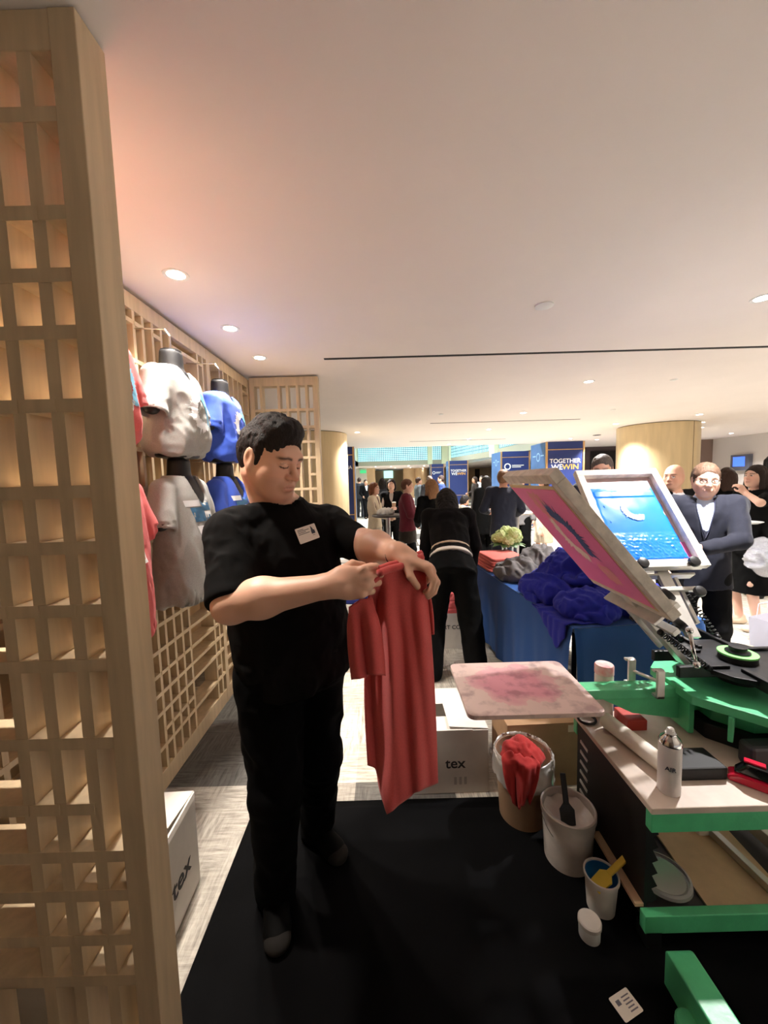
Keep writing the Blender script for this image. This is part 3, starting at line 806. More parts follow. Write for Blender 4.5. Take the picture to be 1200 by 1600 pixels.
# print head
bm = BM(); prism(bm,[(.20*math.cos(2*PI*(i+.5)/12),.20*math.sin(2*PI*(i+.5)/12)) for i in range(12)],.765,.785,M)
for e in (Vector((-1,0,0)),Vector((0,1,0)),Vector((1,0,0)),Vector((0,-1,0))):
    s_ = Vector((-e.y,e.x,0))
    for q in (-.07,.07):
        bar(bm, HC+e*.10+s_*q+Vector((0,0,.775)), HC+e*.30+s_*q+Vector((0,0,.775)), .02,.045)
P_(obj('head_plate', bm, dkmetal, None, bevel=.003))
bm = BM(); lathe(bm,[(.07,.70),(.07,.765)],28,M); lathe(bm,[(.064,.785),(.064,.806)],28,M); P_(obj('head_bearing', bm, knobm, None, auto=.6))
bm = BM(); lathe(bm,[(.042,.806),(.066,.806),(.066,.813),(.042,.813)],36,M,cap0=False,cap1=False); P_(obj('bright_green_ring', bm, mat('bright_green', srgb(130,215,120), .4), None, auto=.6))['label']='bright green ring'
bm = BM(); lathe(bm,[(.042,.806),(.042,.818),(.034,.823),(.030,.825),(.030,.838),(.0001,.84)],28,M,cap0=False); P_(obj('center_knob', bm, dkmetal, None, auto=.6))
def armpt(e, t, lat, n):
    s_ = Vector((-e.y,e.x,0)); nn = -e*math.sin(AT)+Vector((0,0,math.cos(AT)))
    return HC + e*(R0+t*math.cos(AT)) + Vector((0,0,Z0+t*math.sin(AT))) + s_*lat + nn*n
def head_arm(e):
    s_ = Vector((-e.y,e.x,0)); A = lambda t,l,n: armpt(e,t,l,n)
    nn = A(0,0,1)-A(0,0,0)
    bm = BM(); bar(bm,A(-.05,0,.01),A(.36,0,.01),.06,.022,up=nn); bar(bm,A(.02,-.055,.0),A(.26,-.055,.0),.018,.03,up=nn); P_(obj('lift_arm', bm, alu, None, bevel=.002))
    bm = BM(); bar(bm,A(.30,-.19,.055),A(.30,.19,.055),.022,.045,up=nn); bar(bm,A(.275,-.16,-.004),A(.275,.16,-.004),.012,.05,up=nn)
    bar(bm,A(.19,-.12,.018),A(.19,.15,.018),.02,.03,up=nn); P_(obj('screen_clamp', bm, alu, None, bevel=.002))
    for l in (-.13,.13):
        k = BM(); c = A(.31,l,.085); Mk = Matrix.Translation(c) @ basis(nn).to_4x4()
        lathe(k,[(.010,-.03),(.010,-.012),(.026,-.010),(.029,0),(.026,.012),(.012,.016)],14,Mk); P_(obj('clamp_knob', k, knobm, None, auto=.7))
    for t,l in ((.16,-.10),(.17,.11)):
        k = BM(); c = A(t,l,.06); Mk = Matrix.Translation(c) @ basis(nn).to_4x4()
        lathe(k,[(.010,-.05),(.010,-.012),(.025,-.010),(.028,0),(.025,.012),(.012,.016)],14,Mk); P_(obj('adjust_knob', k, knobm, None, auto=.7))
    # springs between plate and arm
    for l in (-.085,.085):
        p0 = HC+e*.20+s_*l+Vector((0,0,.80)); p1 = A(.17,l,-.005)
        k = BM(); n = 90; d = p1-p0; Bq = basis(d)
        pts = [p0+d*(i/n)+Bq@Vector((.011*math.cos(i*.9),.011*math.sin(i*.9),0)) for i in range(n+1)]
        tube(k,pts,.0032,5); cyl(k,p0-d*.08,p0,.012); cyl(k,p1,p1+d*.06,.012); P_(obj('lift_spring', k, dkmetal, None, smooth=True))
    # side rod with ball ends
    k = BM(); p0 = A(.20,.19,.045); p1 = A(.10,.21,-.02); tube(k,[p0,p1],.007,8); sph(k,p0,.013); sph(k,p1,.013); P_(obj('side_rod', k, chrome, None, smooth=True))
E1 = Vector((-1,0,0)); E2 = Vector((0,1,0))
head_arm(E1); head_arm(E2)
# an arm lying down towards the right, only its clamp end shows
bm = BM(); bar(bm,(1.56,1.36,.80),(1.72,1.20,.835),.05,.03); bar(bm,(1.56,1.42,.80),(1.78,1.30,.87),.03,.03); P_(obj('lift_arm', bm, dkmetal, None, bevel=.002))
for c in ((1.66,1.30,.875),(1.60,1.33,.85)):
    k = BM(); sph(k,c,(.03,.03,.022)); P_(obj('adjust_knob', k, knobm, None, smooth=True))

frame_m = mat('worn_screen_frame', srgb(216,208,196), .6, noise=.14, nscale=25, bump=.15, bscale=80)
tape_m = mat('pale_tape', srgb(222,200,150), .5)
pinkmesh = mat('pink_emulsion', srgb(252,128,186), .35, noise=.05, nscale=7)
navyprint = mat('print_navy', srgb(40,70,130), .5)
creamprint = mat('print_cream', srgb(252,232,222), .5)
def blue_ink():
    m = bpy.data.materials.new('wet_blue_ink'); m.use_nodes=True; nt=m.node_tree; n=nt.nodes; L=nt.links; b=n['Principled BSDF']
    b.inputs['Base Color'].default_value=(*srgb(28,112,212),1); b.inputs['Roughness'].default_value=.18; b.inputs['Specular IOR Level'].default_value=.5; b.inputs['Coat Weight'].default_value=.15
    return m
T0,T1,HW,FT,FWD = .31,.98,.25,.04,.042
def screen_frame(label, e, pink):
    o = armpt(e,T0,0,0); r = (armpt(e,1,0,0)-armpt(e,0,0,0)); s_ = Vector((-e.y,e.x,0))
    Mx = frameM(o, r, s_)           # local x up the screen, y lateral, z = top (squeegee) side
    t = thing('printing_screen', label, 'printing screen', (0,0,0)); t.matrix_world = Mx
    if (Mx.to_3x3() @ Vector((0,0,1))).z < 0: print('normal down')
    L_ = T1-T0
    bm = BM(); box(bm,(0,-HW,0),(FWD,HW,FT)); box(bm,(L_-FWD,-HW,0),(L_,HW,FT)); box(bm,(FWD,-HW,0),(L_-FWD,-HW+FWD,FT)); box(bm,(FWD,HW-FWD,0),(L_-FWD,HW,FT))
    obj('frame', bm, frame_m, t, bevel=.003)
    return t, L_
# pink screen, its print side faces the camera (local z negative); e=-x -> lateral s_ = (0,-1,0): local +y is the near side
t, L_ = screen_frame('raised printing screen with a pink print side, nearest the camera', E1, True)
ny = HW-.046 if True else 0
bm = BM(); box(bm,(.03,-HW+.004,-.0016),(L_-.05,HW-.038,-.0004)); obj('tape_border', bm, tape_m, t)
bm = BM(); box(bm,(.042,-HW+.014,-.0032),(L_-.066,HW-.048,-.0018)); obj('mesh', bm, pinkmesh, t)
cx, cy = L_*.53, -.01
def flat_ring(name, m, a0, a1, r0, r1, sd, cx, cy, z, sx=1.3, sy=.8):
    bm = BM(); splash_ring(bm, r0, r1, a0, a1, 80, .55, sd, sx, sy)
    for v in bm.verts: v.co = Vector((cx+v.co.x, cy+v.co.z, z))
    for f in list(bm.faces): pass
    return obj(name, bm, m, t)
flat_ring('print_splash', navyprint, -.4, 2.6, .062,.108, 4, cx, cy, -.0042)
flat_ring('print_splash', creamprint, 2.9, 5.6, .064,.1, 6, cx, cy, -.0042)
bm = BM(); splash_ring(bm,.02,.07,0,2*PI,40,.3,9,1.2,.7)
for v in bm.verts: v.co = Vector((cx+.16+v.co.x, cy-.03+v.co.z, -.0038))
obj('print_smudge', bm, mat('pale_smudge', srgb(236,150,156), .5), t)
bm = BM(); splash_ring(bm,.005,.05,0,2*PI,40,.3,19,1.0,.9)
for v in bm.verts: v.co = Vector((.17+v.co.x, .06+v.co.z, -.0038))
obj('print_smudge', bm, mat('pale_smudge', srgb(236,150,156), .5), t)
# blue screen: ink side faces the camera
t2, L_ = screen_frame('raised printing screen flooded with wet blue ink, its ink side to the camera', E2, False)
bm = BM(); box(bm,(.03,-HW+.03,.001),(L_-.03,HW-.03,.003)); obj('mesh', bm, mat('stained_mesh', srgb(206,176,178), .5, col2=srgb(186,168,170), nscale=14), t2)
def inkf(u,v):
    x = FWD+.012+u*(L_-2*FWD-.09); y = -HW+FWD+.02+v*(2*HW-2*FWD-.045)
    e_ = .006*mnoise.noise(Vector((u*9,v*9,1)))
    x += e_*(1 if u<.1 or u>.9 else 0)*1.6; y += e_*(1 if v<.1 or v>.9 else 0)*1.6
    z = .0045+.0012*mnoise.noise(Vector((u*6,v*6,3)))
    if u<.36: z += (.006*abs(mnoise.noise(Vector((u*22,v*30,7))))+.003)*min(1,(.36-u)*9)
    if .86<u<.95: z += .004
    if u<.02 or u>.98 or v<.02 or v>.98: z = .0035
    return Vector((x,y,z))
bm = BM(); grid_mesh(bm, inkf, 110, 80); obj('ink', bm, blue_ink(), t2, smooth=True)
bm = BM(); splash_ring(bm,.05,.08,1.2,3.9,60,.3,12,1.1,.9)
for v in bm.verts: v.co = Vector((L_*.6+v.co.x, -.02+v.co.z, .0085))
obj('print_splash', bm, mat('thin_blue_ink', srgb(96,160,226), .3), t2)
bm = BM(); box(bm,(FWD+.002,-HW+FWD+.001,.0035),(FWD+.12,-HW+FWD+.05,.005)); obj('magenta_stain', bm, mat('magenta_stain', srgb(196,90,150), .4), t2)

# ---------------------------------------------------------------- cart
cart = thing('printing_cart','green steel cart with a wooden shelf under the printing press','cart',(1.4,1.38,0))
def C_(o): o.parent = cart; o.matrix_parent_inverse = Matrix.Translation((-1.4,-1.38,0)); return o
shelf_m = mat('worn_white_board', srgb(206,190,176), .4, noise=.10, nscale=8, bump=.05, bscale=50)
CX0,CX1,CY0,CY1 = .825,2.05,1.135,1.64
bm = BM(); box(bm,(CX0-.004,CY0-.004,.478),(CX1,CY1,.50)); C_(obj('shelf_board', bm, shelf_m, None, bevel=.003))
for y in (CY0,CY1-.03):
    bm = BM(); box(bm,(CX0,y,.412),(CX1,y+.03,.477)); C_(obj('top_rail', bm, green, None, bevel=.003))
    bm = BM(); box(bm,(CX0-.01,y,.055),(CX1,y+.03,.118)); C_(obj('lower_rail', bm, green, None, bevel=.003))
def teeth(y):
    n=6; P=[(CX0+.012,.12),(CX0+.04,.12)]
    z=.125; dz=(.405-.125)/n
    for i in range(n): P += [(CX0+.055,z+dz*.15),(CX0+.036,z+dz*.98)]; z+=dz
    P += [(CX0+.04,.41),(CX0+.012,.41)]
    bm = BM(); prism(bm,P,-.004,.004,frameM((0,y,0),(1,0,0),(0,0,1))); return bm
rackm = mat('black_rack', srgb(5,5,6), .6)
for y in (CY0+.045,CY1-.045): C_(obj('notched_upright', teeth(y), rackm, None))
bm = BM(); box(bm,(CX0+.004,CY0+.03,.08),(CX0+.012,CY1-.03,.475)); C_(obj('side_panel', bm, rackm, None))
bm = BM()
for i in range(7): bar(bm,(CX0+.002,CY1-.12,.13+i*.045),(CX0+.002,CY1-.06,.135+i*.045),.004,.012)
C_(obj('rack_slots', bm, alu, None))
for x in (CX1-.05,):
    for y in (CY0,CY1-.03):
        bm = BM(); box(bm,(x,y,.06),(x+.04,y+.03,.477)); C_(obj('post', bm, rackm, None))
bm = BM(); box(bm,(CX0+.01,CY0+.03,.062),(CX1-.02,CY1-.03,.075)); C_(obj('lower_shelf', bm, mat('dark_shelf', srgb(58,54,54), .5, noise=.1), None))
# foot beam towards the camera
bm = BM(); prism(bm,[(.52,.0),(1.05,0),(1.05,.112),(1.04,.12),(.52,.12)],-.04,.04,frameM((.855,0,0),(0,1,0),(0,0,1))); C_(obj('foot_beam', bm, green, None, bevel=.005))
bm = BM(); lathe(bm,[(.0001,0),(.035,0),(.035,.05),(.03,.055),(.0001,.055)],20,Matrix.Translation((.80,.93,0)),cap0=False,cap1=False); C_(obj('foot_pad', bm, green, None, auto=.6))
bm = BM(); box(bm,(CX1-.2,.52,0),(CX1-.13,1.12,.12)); C_(obj('foot_beam', bm, green, None, bevel=.005))
for x,y in ((.82,1.135),(.82,1.585),(CX1-.08,1.585),(CX1-.08,1.135)):
    bm = BM(); box(bm,(x,y,0),(x+.05,y+.05,.06)); C_(obj('foot_pad', bm, rackm, None))

# things on the shelf
def lbl_mat(): return mat('can_white', srgb(216,208,206), .3)
can = thing('spray_can','white aerosol spray can standing at the front corner of the cart shelf','spray can',(.925,1.20,.50))
bm = BM(); lathe(bm,[(.031,0),(.033,.003),(.033,.165),(.031,.17)],28); obj('body', bm, lbl_mat(), can, auto=.6)
bm = BM(); lathe(bm,[(.0335,.168),(.0335,.174),(.028,.186),(.018,.196),(.016,.2),(.016,.203)],28); obj('dome', bm, chrome, can, auto=.8)
bm = BM(); lathe(bm,[(.012,.203),(.0115,.214),(.009,.219)],16); box(bm,(-.003,-.012,.21),(.003,-.009,.216)); obj('nozzle', bm, white_plastic, can, auto=.6)
tx = text_obj('lettering','AIR',.02,Matrix.Identity(4),mat('dark_ink', srgb(40,36,60), .5),can,bold=True)
for v in tx.data.vertices:
    a = -.55+v.co.x/.0335; zz = v.co.y; v.co = Vector(((.0337+v.co.z)*math.sin(a), -(.0337+v.co.z)*math.cos(a), .095+zz)) if True else v.co
roll_m = mat('paper_white', srgb(232,224,212), .75)
p0 = Vector((.905,1.53,.532)); p1 = Vector((.965,1.25,.532))
bm = BM(); d = (p1-p0); Mr = Matrix.Translation(p0) @ basis(d).to_4x4(); lathe(bm,[(.012,0),(.03,0),(.03,d.length),(.012,d.length)],28,Mr,cap0=False,cap1=False); lathe(bm,[(.012,0),(.012,d.length)],20,Mr,cap0=False,cap1=False)
o = obj('paper_roll', bm, roll_m, auto=.6); tag(o,'white paper roll lying along the cart shelf behind the spray can','paper roll')
jar = thing('squeeze_jar','white jar with a pink smear standing behind the green pallet arm','jar',(.935,1.60,.50))
bm = BM(); lathe(bm,[(.036,0),(.037,.004),(.037,.19),(.033,.20)],24); obj('body', bm, mat('milky_plastic', srgb(226,214,204), .4), jar, auto=.6)
bm = BM(); lathe(bm,[(.038,.2),(.038,.235),(.035,.24),(.0001,.241)],24,cap1=False); obj('cap', bm, mat('smeared_cap', srgb(232,222,214), .4, col2=srgb(226,150,150), nscale=22), jar, auto=.6)
bm = BM(); tube(bm,[(.79+.035*math.cos(a),1.545+.030*math.sin(a),.5075+.003*math.sin(a)) for a in [2*PI*i/28 for i in range(28)]],.0055,8,closed=True)
for v in bm.verts: v.co += Vector((.06,.03,0))
o = obj('rubber_loop', bm, mat('black_rubber', srgb(12,12,13), .5), smooth=True); tag(o,'black rubber loop at the far left corner of the cart shelf, beside the paper roll','loop')
bm = BM(); box(bm,(.975,1.235,.50),(1.155,1.34,.545)); o = obj('black_case', bm, mat('black_case', srgb(8,8,9), .6), bevel=.006); tag(o,'low black case lying on the cart shelf right of the spray can','case')
bm = BM(); box(bm,(1.27,1.27,.50),(1.52,1.33,.585)); o = obj('grey_bin', bm, mat('dark_grey_plastic', srgb(58,56,62), .5), bevel=.012); tag(o,'dark grey plastic bin on the cart shelf under the print head','bin')
bm = BM(); box(bm,(.98,1.50,.5),(1.06,1.60,.545)); o = obj('red_tape_box', bm, mat('red_box', srgb(170,52,40), .5), bevel=.004); tag(o,'small red box under the green pallet arm, beside the white jar','box')
tg = thing('tape_gun','glossy red and black tape gun at the right end of the cart shelf','tape gun',(1.245,1.19,.50),-.75)
bm = BM(); prism(bm,[(-.1,0),(.14,0),(.14,.03),(.04,.035),(-.07,.035),(-.1,.02)],-.028,.028,frameM((0,0,0),(1,0,0),(0,0,1))); obj('red_base', bm, mat('glossy_red', srgb(205,30,62), .15, coat=.5), tg, bevel=.008)
bm = BM(); prism(bm,[(-.085,.034),(.12,.034),(.12,.06),(.03,.075),(-.05,.075)],-.024,.024,frameM((0,0,0),(1,0,0),(0,0,1))); obj('black_body', bm, mat('glossy_black', (.01,.01,.01), .12), tg, bevel=.008)
bm = BM(); box(bm,(-.06,-.012,.074),(-.005,.012,.082)); obj('red_button', bm, mat('glossy_red', srgb(205,30,62), .15), tg, bevel=.003)

# lower shelf load
card_m = mat('cardboard', srgb(190,152,110), .8, noise=.05, nscale=40)
bm = BM(); box(bm,(.90,1.17,.076),(1.20,1.56,.084),Matrix.Rotation(-.06,4,'Z')@Matrix.Translation((.09,.06,0))); o = obj('cardboard_sheet', bm, mat('pale_cardboard', srgb(214,184,146), .8, noise=.04, nscale=30)); tag(o,'flat cardboard sheet on the lower cart shelf under the clear lid','cardboard')
lid = BM(); lathe(lid,[(.0001,.012),(.07,.012),(.074,.004),(.086,.0),(.09,.006),(.088,.016),(.08,.02)],36,cap0=False,cap1=False); o = obj('clear_lid', lid, mat('clear_plastic', srgb(230,230,230), .12, trans=.55, alpha=.9), auto=.6); o.location=(.975,1.28,.0905); tag(o,'round clear plastic lid on the cardboard sheet in the cart','lid')
for i,(x,lb) in enumerate(((1.28,'thin grey aluminium tube lying on the lower cart shelf, left one'),(1.44,'bright square aluminium tube lying on the lower cart shelf, right one'))):
    bm = BM(); bar(bm,(x,1.60,.1+.03*i),(x+.04,1.18,.1+.03*i),.026+.014*i,.03+.02*i); o = obj('aluminium_tube', bm, alu, bevel=.002); tag(o,lb,'metal tube','tubes in the cart')
bm = BM(); box(bm,(1.24,1.44,.078),(1.29,1.50,.15)); o=obj('paper_wad', bm, roll_m, bevel=.012); tag(o,'crumpled white paper wad at the back of the lower cart shelf','paper')
bm = BM(); box(bm,(.80,1.165,.119),(.8285,1.43,.13)); o = obj('wood_strip', bm, mat('raw_pine', srgb(206,176,142), .6, noise=.08, nscale=20)); tag(o,'pale wooden strip at the left side of the cart, behind the yellow spatula','wood strip'); 

# ---------------------------------------------------------------- floor items
rag_red = cloth_mat('red_rag', srgb(172,50,48))
binb = thing('waste_bin','tan waste bin lined with a clear bag, a red shirt hanging out of it','waste bin',(.605,1.66,0))
bm = BM(); lathe(bm,[(.098,0),(.104,.004),(.122,.30),(.119,.30),(.10,.01),(.0001,.01)],40,cap1=False); obj('tub', bm, mat('tan_plastic', srgb(150,122,96), .5), binb, auto=.7)
def bagf(u,v):
    a=2*PI*u; r=[.116,.124,.129,.133][min(3,int(v*3))]; z=[.22,.315,.29,.20][min(3,int(v*3))]
    vv=v*3; i=min(2,int(vv)); f_=vv-i; R=[.112,.123,.132,.134]; Zz=[.20,.318,.295,.205]
    r=R[i]*(1-f_)+R[i+1]*f_; z=Zz[i]*(1-f_)+Zz[i+1]*f_
    nz=mnoise.noise(Vector((math.cos(a)*3,math.sin(a)*3,v*4))); nz2=mnoise.noise(Vector((math.cos(a)*9,math.sin(a)*9,v*9+4)))
    return Vector(((r+.006*nz2)*math.cos(a),(r+.006*nz2)*math.sin(a),z+.02*nz*(1 if v>.6 else .2)))
bm = BM(); grid_mesh(bm,bagf,72,18); bmesh.ops.remove_doubles(bm,verts=bm.verts,dist=.0005); obj('liner_bag', bm, mat('thin_clear_bag', srgb(222,216,208), .18, trans=.5, alpha=.85), binb, smooth=True)
def crumple(name, label, cat, c, r, m, seed, amp=.02, sc=8, group=None, rot=0, res=.012, extra=(), flat=True, parent=None):
    f = SDF(); f.ell((0,0,r[2]*.55),r,k=.03)
    rg = random.Random(seed)
    for q in range(6 if flat else 0):
        a_ = rg.uniform(0,2*PI); rr_ = rg.uniform(.6,1.0); b_ = rg.uniform(0,PI); cz=rg.uniform(.15,.9)*r[2]
        f.ell((r[0]*rr_*math.cos(a_),r[1]*rr_*math.sin(a_),cz),(r[0]*rg.uniform(.35,.6),r[1]*rg.uniform(.2,.35),r[2]*rg.uniform(.15,.3)),np.array(((math.cos(b_),-math.sin(b_),0),(math.sin(b_),math.cos(b_),0),(0,0,1))),k=.02)
    for e in extra: f.ell(e[0],e[1],k=.03)
    if flat: f.plane((0,0,.004),(0,0,-1),(-1,-1,-.5),(1,1,.004+.0),k=.01)
    V,Q = f.mesh(res)
    w1,w2 = folds(sc,amp*1.6,seed,(1.25,.45,1)), wrinkle(sc*2.6,amp*.22,seed+3,(.6,1.1,1))
    def dsp(P): return (w1(P)+w2(P))*np.clip(P[:,2]/.03+.2,0,1)
    o = np_mesh(name,V,Q,m,parent,disp=dsp); o.location=c; o.rotation_euler=(0,0,rot)
    if label: tag(o,label,cat,group)
    return o
def ragf(u,v):
    # strip hanging over the rim: v runs from inside the bin over the rim and down the outside
    pts=[(-.02,.22),(-.055,.31),(-.095,.345),(-.137,.338),(-.152,.29),(-.150,.23),(-.146,.17)]
    s_=v*(len(pts)-1); i=min(len(pts)-2,int(s_)); f_=s_-i
    r=-(pts[i][0]*(1-f_)+pts[i+1][0]*f_); z=pts[i][1]*(1-f_)+pts[i+1][1]*f_
    w=.62*(1-.62*max(0,(v-.45)/.55)); a=-PI/2-.38+(u-.5)*2*w*(1 if r>.1 else .9)
    n_=mnoise.noise(Vector((u*4,v*4,2))); n2=mnoise.noise(Vector((u*9,v*5,7)))
    r+=.012*math.sin(u*11+v*2)*(.3+v)+.010*n2
    z+=.012*n_-(.03*math.sin(u*6) if v>.75 else 0)*(v-.75)*4
    return Vector((r*math.cos(a),r*math.sin(a),z))
bm = BM(); grid_mesh(bm,ragf,26,30,.006); rag = obj('red_shirt', bm, rag_red, smooth=True); rag.location=(.605,1.66,0); rag.rotation_euler=(0,0,0); tag(rag,'crumpled red shirt hanging over the rim of the lined waste bin','shirt')
crumple('red_shirt_end','wadded end of a red shirt inside the lined waste bin','shirt',(.595,1.64,.23),(.075,.07,.09),rag_red,5,.02,14,res=.008,flat=False)
bk = thing('ink_bucket','white plastic bucket of white ink, its handle hanging down, beside the cart','bucket',(.712,1.45,0))
bm = BM(); lathe(bm,[(.085,0),(.088,.003),(.098,.20),(.104,.202),(.104,.222),(.1,.225),(.096,.222),(.086,.012),(.0001,.01)],44,cap1=False); obj('tub', bm, mat('bucket_white', srgb(206,198,190), .4, noise=.12, nscale=12), bk, auto=.7)
bm = BM(); grid_mesh(bm,lambda u,v:(lambda r,a:Vector((r*math.cos(a),r*math.sin(a),.162+.022*mnoise.noise(Vector((r*25*math.cos(a),r*25*math.sin(a),1)))+.03*(r/.093)**2)))(.0005+.0925*v,2*PI*u),40,14); bmesh.ops.remove_doubles(bm,verts=bm.verts,dist=.0004); obj('white_ink', bm, mat('thick_white_ink', srgb(236,230,222), .3), bk, smooth=True)
bm = BM(); tube(bm,[(.106*math.cos(a),.106*math.sin(a)*.3-.105*math.sin(a),.205-.10*math.sin(a)) for a in [PI*i/20 for i in range(21)]],.0022,6); obj('wire_handle', bm, chrome, bk, smooth=True)
sp = thing('spatula','black plastic spatula standing in the bucket of white ink','spatula',(.705,1.43,.168)); 
Ms = Matrix.Rotation(math.radians(-28),4,'X') @ Matrix.Rotation(math.radians(4),4,'Y')
bm = BM(); prism(bm,[(-.028,-.01),(.028,-.01),(.03,.045),(.013,.065),(.01,.07),(-.01,.07),(-.013,.065),(-.03,.045)],-.003,.003,Ms@frameM((0,0,0),(1,0,0),(0,0,1))); obj('blade', bm, knobm, sp, bevel=.001)
bm = BM(); box(bm,(-.011,-.005,.06),(.011,.005,.17),Ms); obj('handle', bm, knobm, sp, bevel=.003)
cup = thing('ink_tub','small white tub of blue ink, in front of the white bucket','tub',(.742,1.262,0))
bm = BM(); lathe(bm,[(.043,0),(.045,.002),(.054,.125),(.058,.126),(.058,.136),(.053,.136),(.044,.01),(.0001,.009)],36,cap1=False); obj('tub', bm, mat('tub_white', srgb(214,208,200), .35, noise=.06, nscale=15), cup, auto=.7)
bm = BM(); lathe(bm,[(.0001,.088),(.03,.089),(.0505,.112),(.0525,.13),(.0500,.13)],36,cap0=False,cap1=False); obj('blue_ink', bm, mat('blue_ink_tub', srgb(24,96,150), .3), cup, auto=.9)
sy = thing('spatula','yellow plastic spatula lying across the small tub of blue ink','spatula',(.742,1.248,.128))
dy = Vector((.105,.03,.055)).normalized(); My = frameM((0,0,0), dy, Vector((0,0,1)).cross(dy))
bm = BM(); prism(bm,[(-.045,-.022),(.012,-.026),(.028,-.011),(.028,.011),(.012,.026),(-.045,.022)],-.003,.004,My); obj('blade', bm, mat('yellow_plastic', srgb(216,190,62), .4), sy, bevel=.001)
bm = BM(); prism(bm,[(.024,-.010),(.115,-.011),(.122,0),(.115,.011),(.024,.010)],-.004,.005,My); obj('handle', bm, mat('yellow_plastic', srgb(216,190,62), .4), sy, bevel=.002)
jl = thing('small_jar','small white jar on the black mat in front of the blue ink tub','jar',(.655,1.175,0))
bm = BM(); lathe(bm,[(.031,0),(.033,.003),(.034,.05),(.036,.052)],28); obj('body', bm, white_plastic, jl, auto=.6)
bm = BM(); lathe(bm,[(.0365,.05),(.0365,.062),(.033,.066),(.0001,.064)],28,cap1=False); obj('lid', bm, mat('tub_white', (1,1,1)), jl, auto=.6)
cardt = thing('name_card','white printed card lying on the black mat at the bottom edge','card',(.668,1.0,.0085),.35)
bm = BM(); prism(bm,rrect(-.036,-.028,.036,.028,.004),0,.0008); obj('card', bm, roll_m, cardt)
bm = BM(); 
for i in range(5): box(bm,(.0,-.018+i*.008,.0008),(.028-.004*(i%2),-.015+i*.008,.0011))
obj('printed_lines', bm, mat('grey_print', srgb(110,105,115), .6), cardt)
bm = BM(); box(bm,(-.024,.004,.0008),(-.010,.016,.0011)); obj('printed_mark', bm, mat('grey_print', srgb(110,105,115), .6), cardt)
# mat on the floor
matm = mat('black_felt_mat', srgb(8,8,9), .95, noise=.25, nscale=5, spec=.08)
def matf(u,v):
    x=-.665+u*2.6; y=-.95+v*2.70
    return Vector((x,y,.006+.001*mnoise.noise(Vector((x*3,y*3,0)))))
bm = BM(); grid_mesh(bm,matf,60,60,.004); o = obj('floor_mat', bm, matm, smooth=True); tag(o,'large black floor mat under the worker and the printing cart','mat')

# boxes
white_card = mat('white_carton', srgb(214,208,200), .7, noise=.03, nscale=15)
ink_dark = mat('carton_print', srgb(52,50,52), .7)
def carton(label, cx, cy, w, d, h, rot, m, txt, face, tsize, flaps='closed', tx=0., tz=.0, inside=None):
    t = thing('carton', label, 'carton', (cx,cy,0), rot)
    th=.006
    bm = BM()
    box(bm,(-w/2,-d/2,0),(w/2,d/2,.006)); box(bm,(-w/2,-d/2,.006),(w/2,-d/2+th,h)); box(bm,(-w/2,d/2-th,.006),(w/2,d/2,h)); box(bm,(-w/2,-d/2+th,.006),(-w/2+th,d/2-th,h)); box(bm,(w/2-th,-d/2+th,.006),(w/2,d/2-th,h))
    obj('body', bm, m, t, bevel=.0015)
    def flap(p0, along, out, ln, wid, ang):
        al=Vector(along); ou=Vector(out); dr = ou*math.cos(ang)+Vector((0,0,1))*math.sin(ang)
        Mf = frameM(Vector(p0), al, dr); bm = BM(); prism(bm,[(0.003,0),(ln-.003,0),(ln-.012,wid),(.012,wid)],-.002,.002,Mf); obj('flap', bm, m, t)
    if flaps=='closed':
        bm = BM(); box(bm,(-w/2,-d/2,h),(w/2,-.002,h+.004)); obj('flap', bm, m, t); bm = BM(); box(bm,(-w/2,.002,h),(w/2,d/2,h+.004)); obj('flap', bm, m, t)
    elif flaps=='gap':
        flap((-w/2,d/2,h+.002),(1,0,0),(0,-1,0),w,d*.42,.02); flap((w/2,-d/2,h+.004),(0,1,0),(-1,0,0),d*.62,w*.36,.05); flap((-w/2,-d/2,h+.001),(1,0,0),(0,1,0),w*.86,d*.30,.0)
    elif flaps=='open':
        flap((-w/2,d/2,h),(1,0,0),(0,-1,0),w,d*.40,.06); flap((w/2,-d/2,h),(0,1,0),(1,0,0),d,.02,-1.4)
    if txt:
        if face=='front': Mf = frameM((tx,-d/2-.001,tz),(1,0,0),(0,0,1))
        else: Mf = frameM((w/2+.001,tx,tz),(0,1,0),(0,0,1))
        text_obj('lettering',txt,tsize,Mf,ink_dark,t,bold=True)
    return t
bx = carton('white carton marked tex behind the hanging red shirt',.215,1.975,.53,.38,.325,.012,white_card,'tex','front',.075,'gap',.10,.155)
bm = BM(); 
for x in (.10,.125,.15): box(bm,(x-.007,-.1915,.045),(x+.006,-.1903,.085))
obj('faint_print', bm, mat('faint_carton_print', srgb(176,170,164), .7), bx)
bc = carton('brown cardboard carton behind the waste bin, under the pallet',.772,1.935,.39,.25,.328,.03,mat('brown_carton', srgb(160,126,92), .8, noise=.05, nscale=20),None,'front',.05,'closed')
bm = BM(); box(bm,(.11,-.1275,.285),(.18,-.1255,.32)); obj('shipping_label', bm, mat('label_paper', srgb(206,186,160), .7), bc)
bl = carton('open white carton marked tex on the floor at the foot of the near lattice panel',-.965,1.185,.40,.43,.37,.03,white_card,'tex','side',.10,'open',.085,.15)
cb = carton('white carton printed COMFORT COLORS on the floor between the bending woman\'s legs',.56,3.62,.50,.42,.33,0,white_card,'COMFORT COLORS','front',.052,'none',.0,.20)
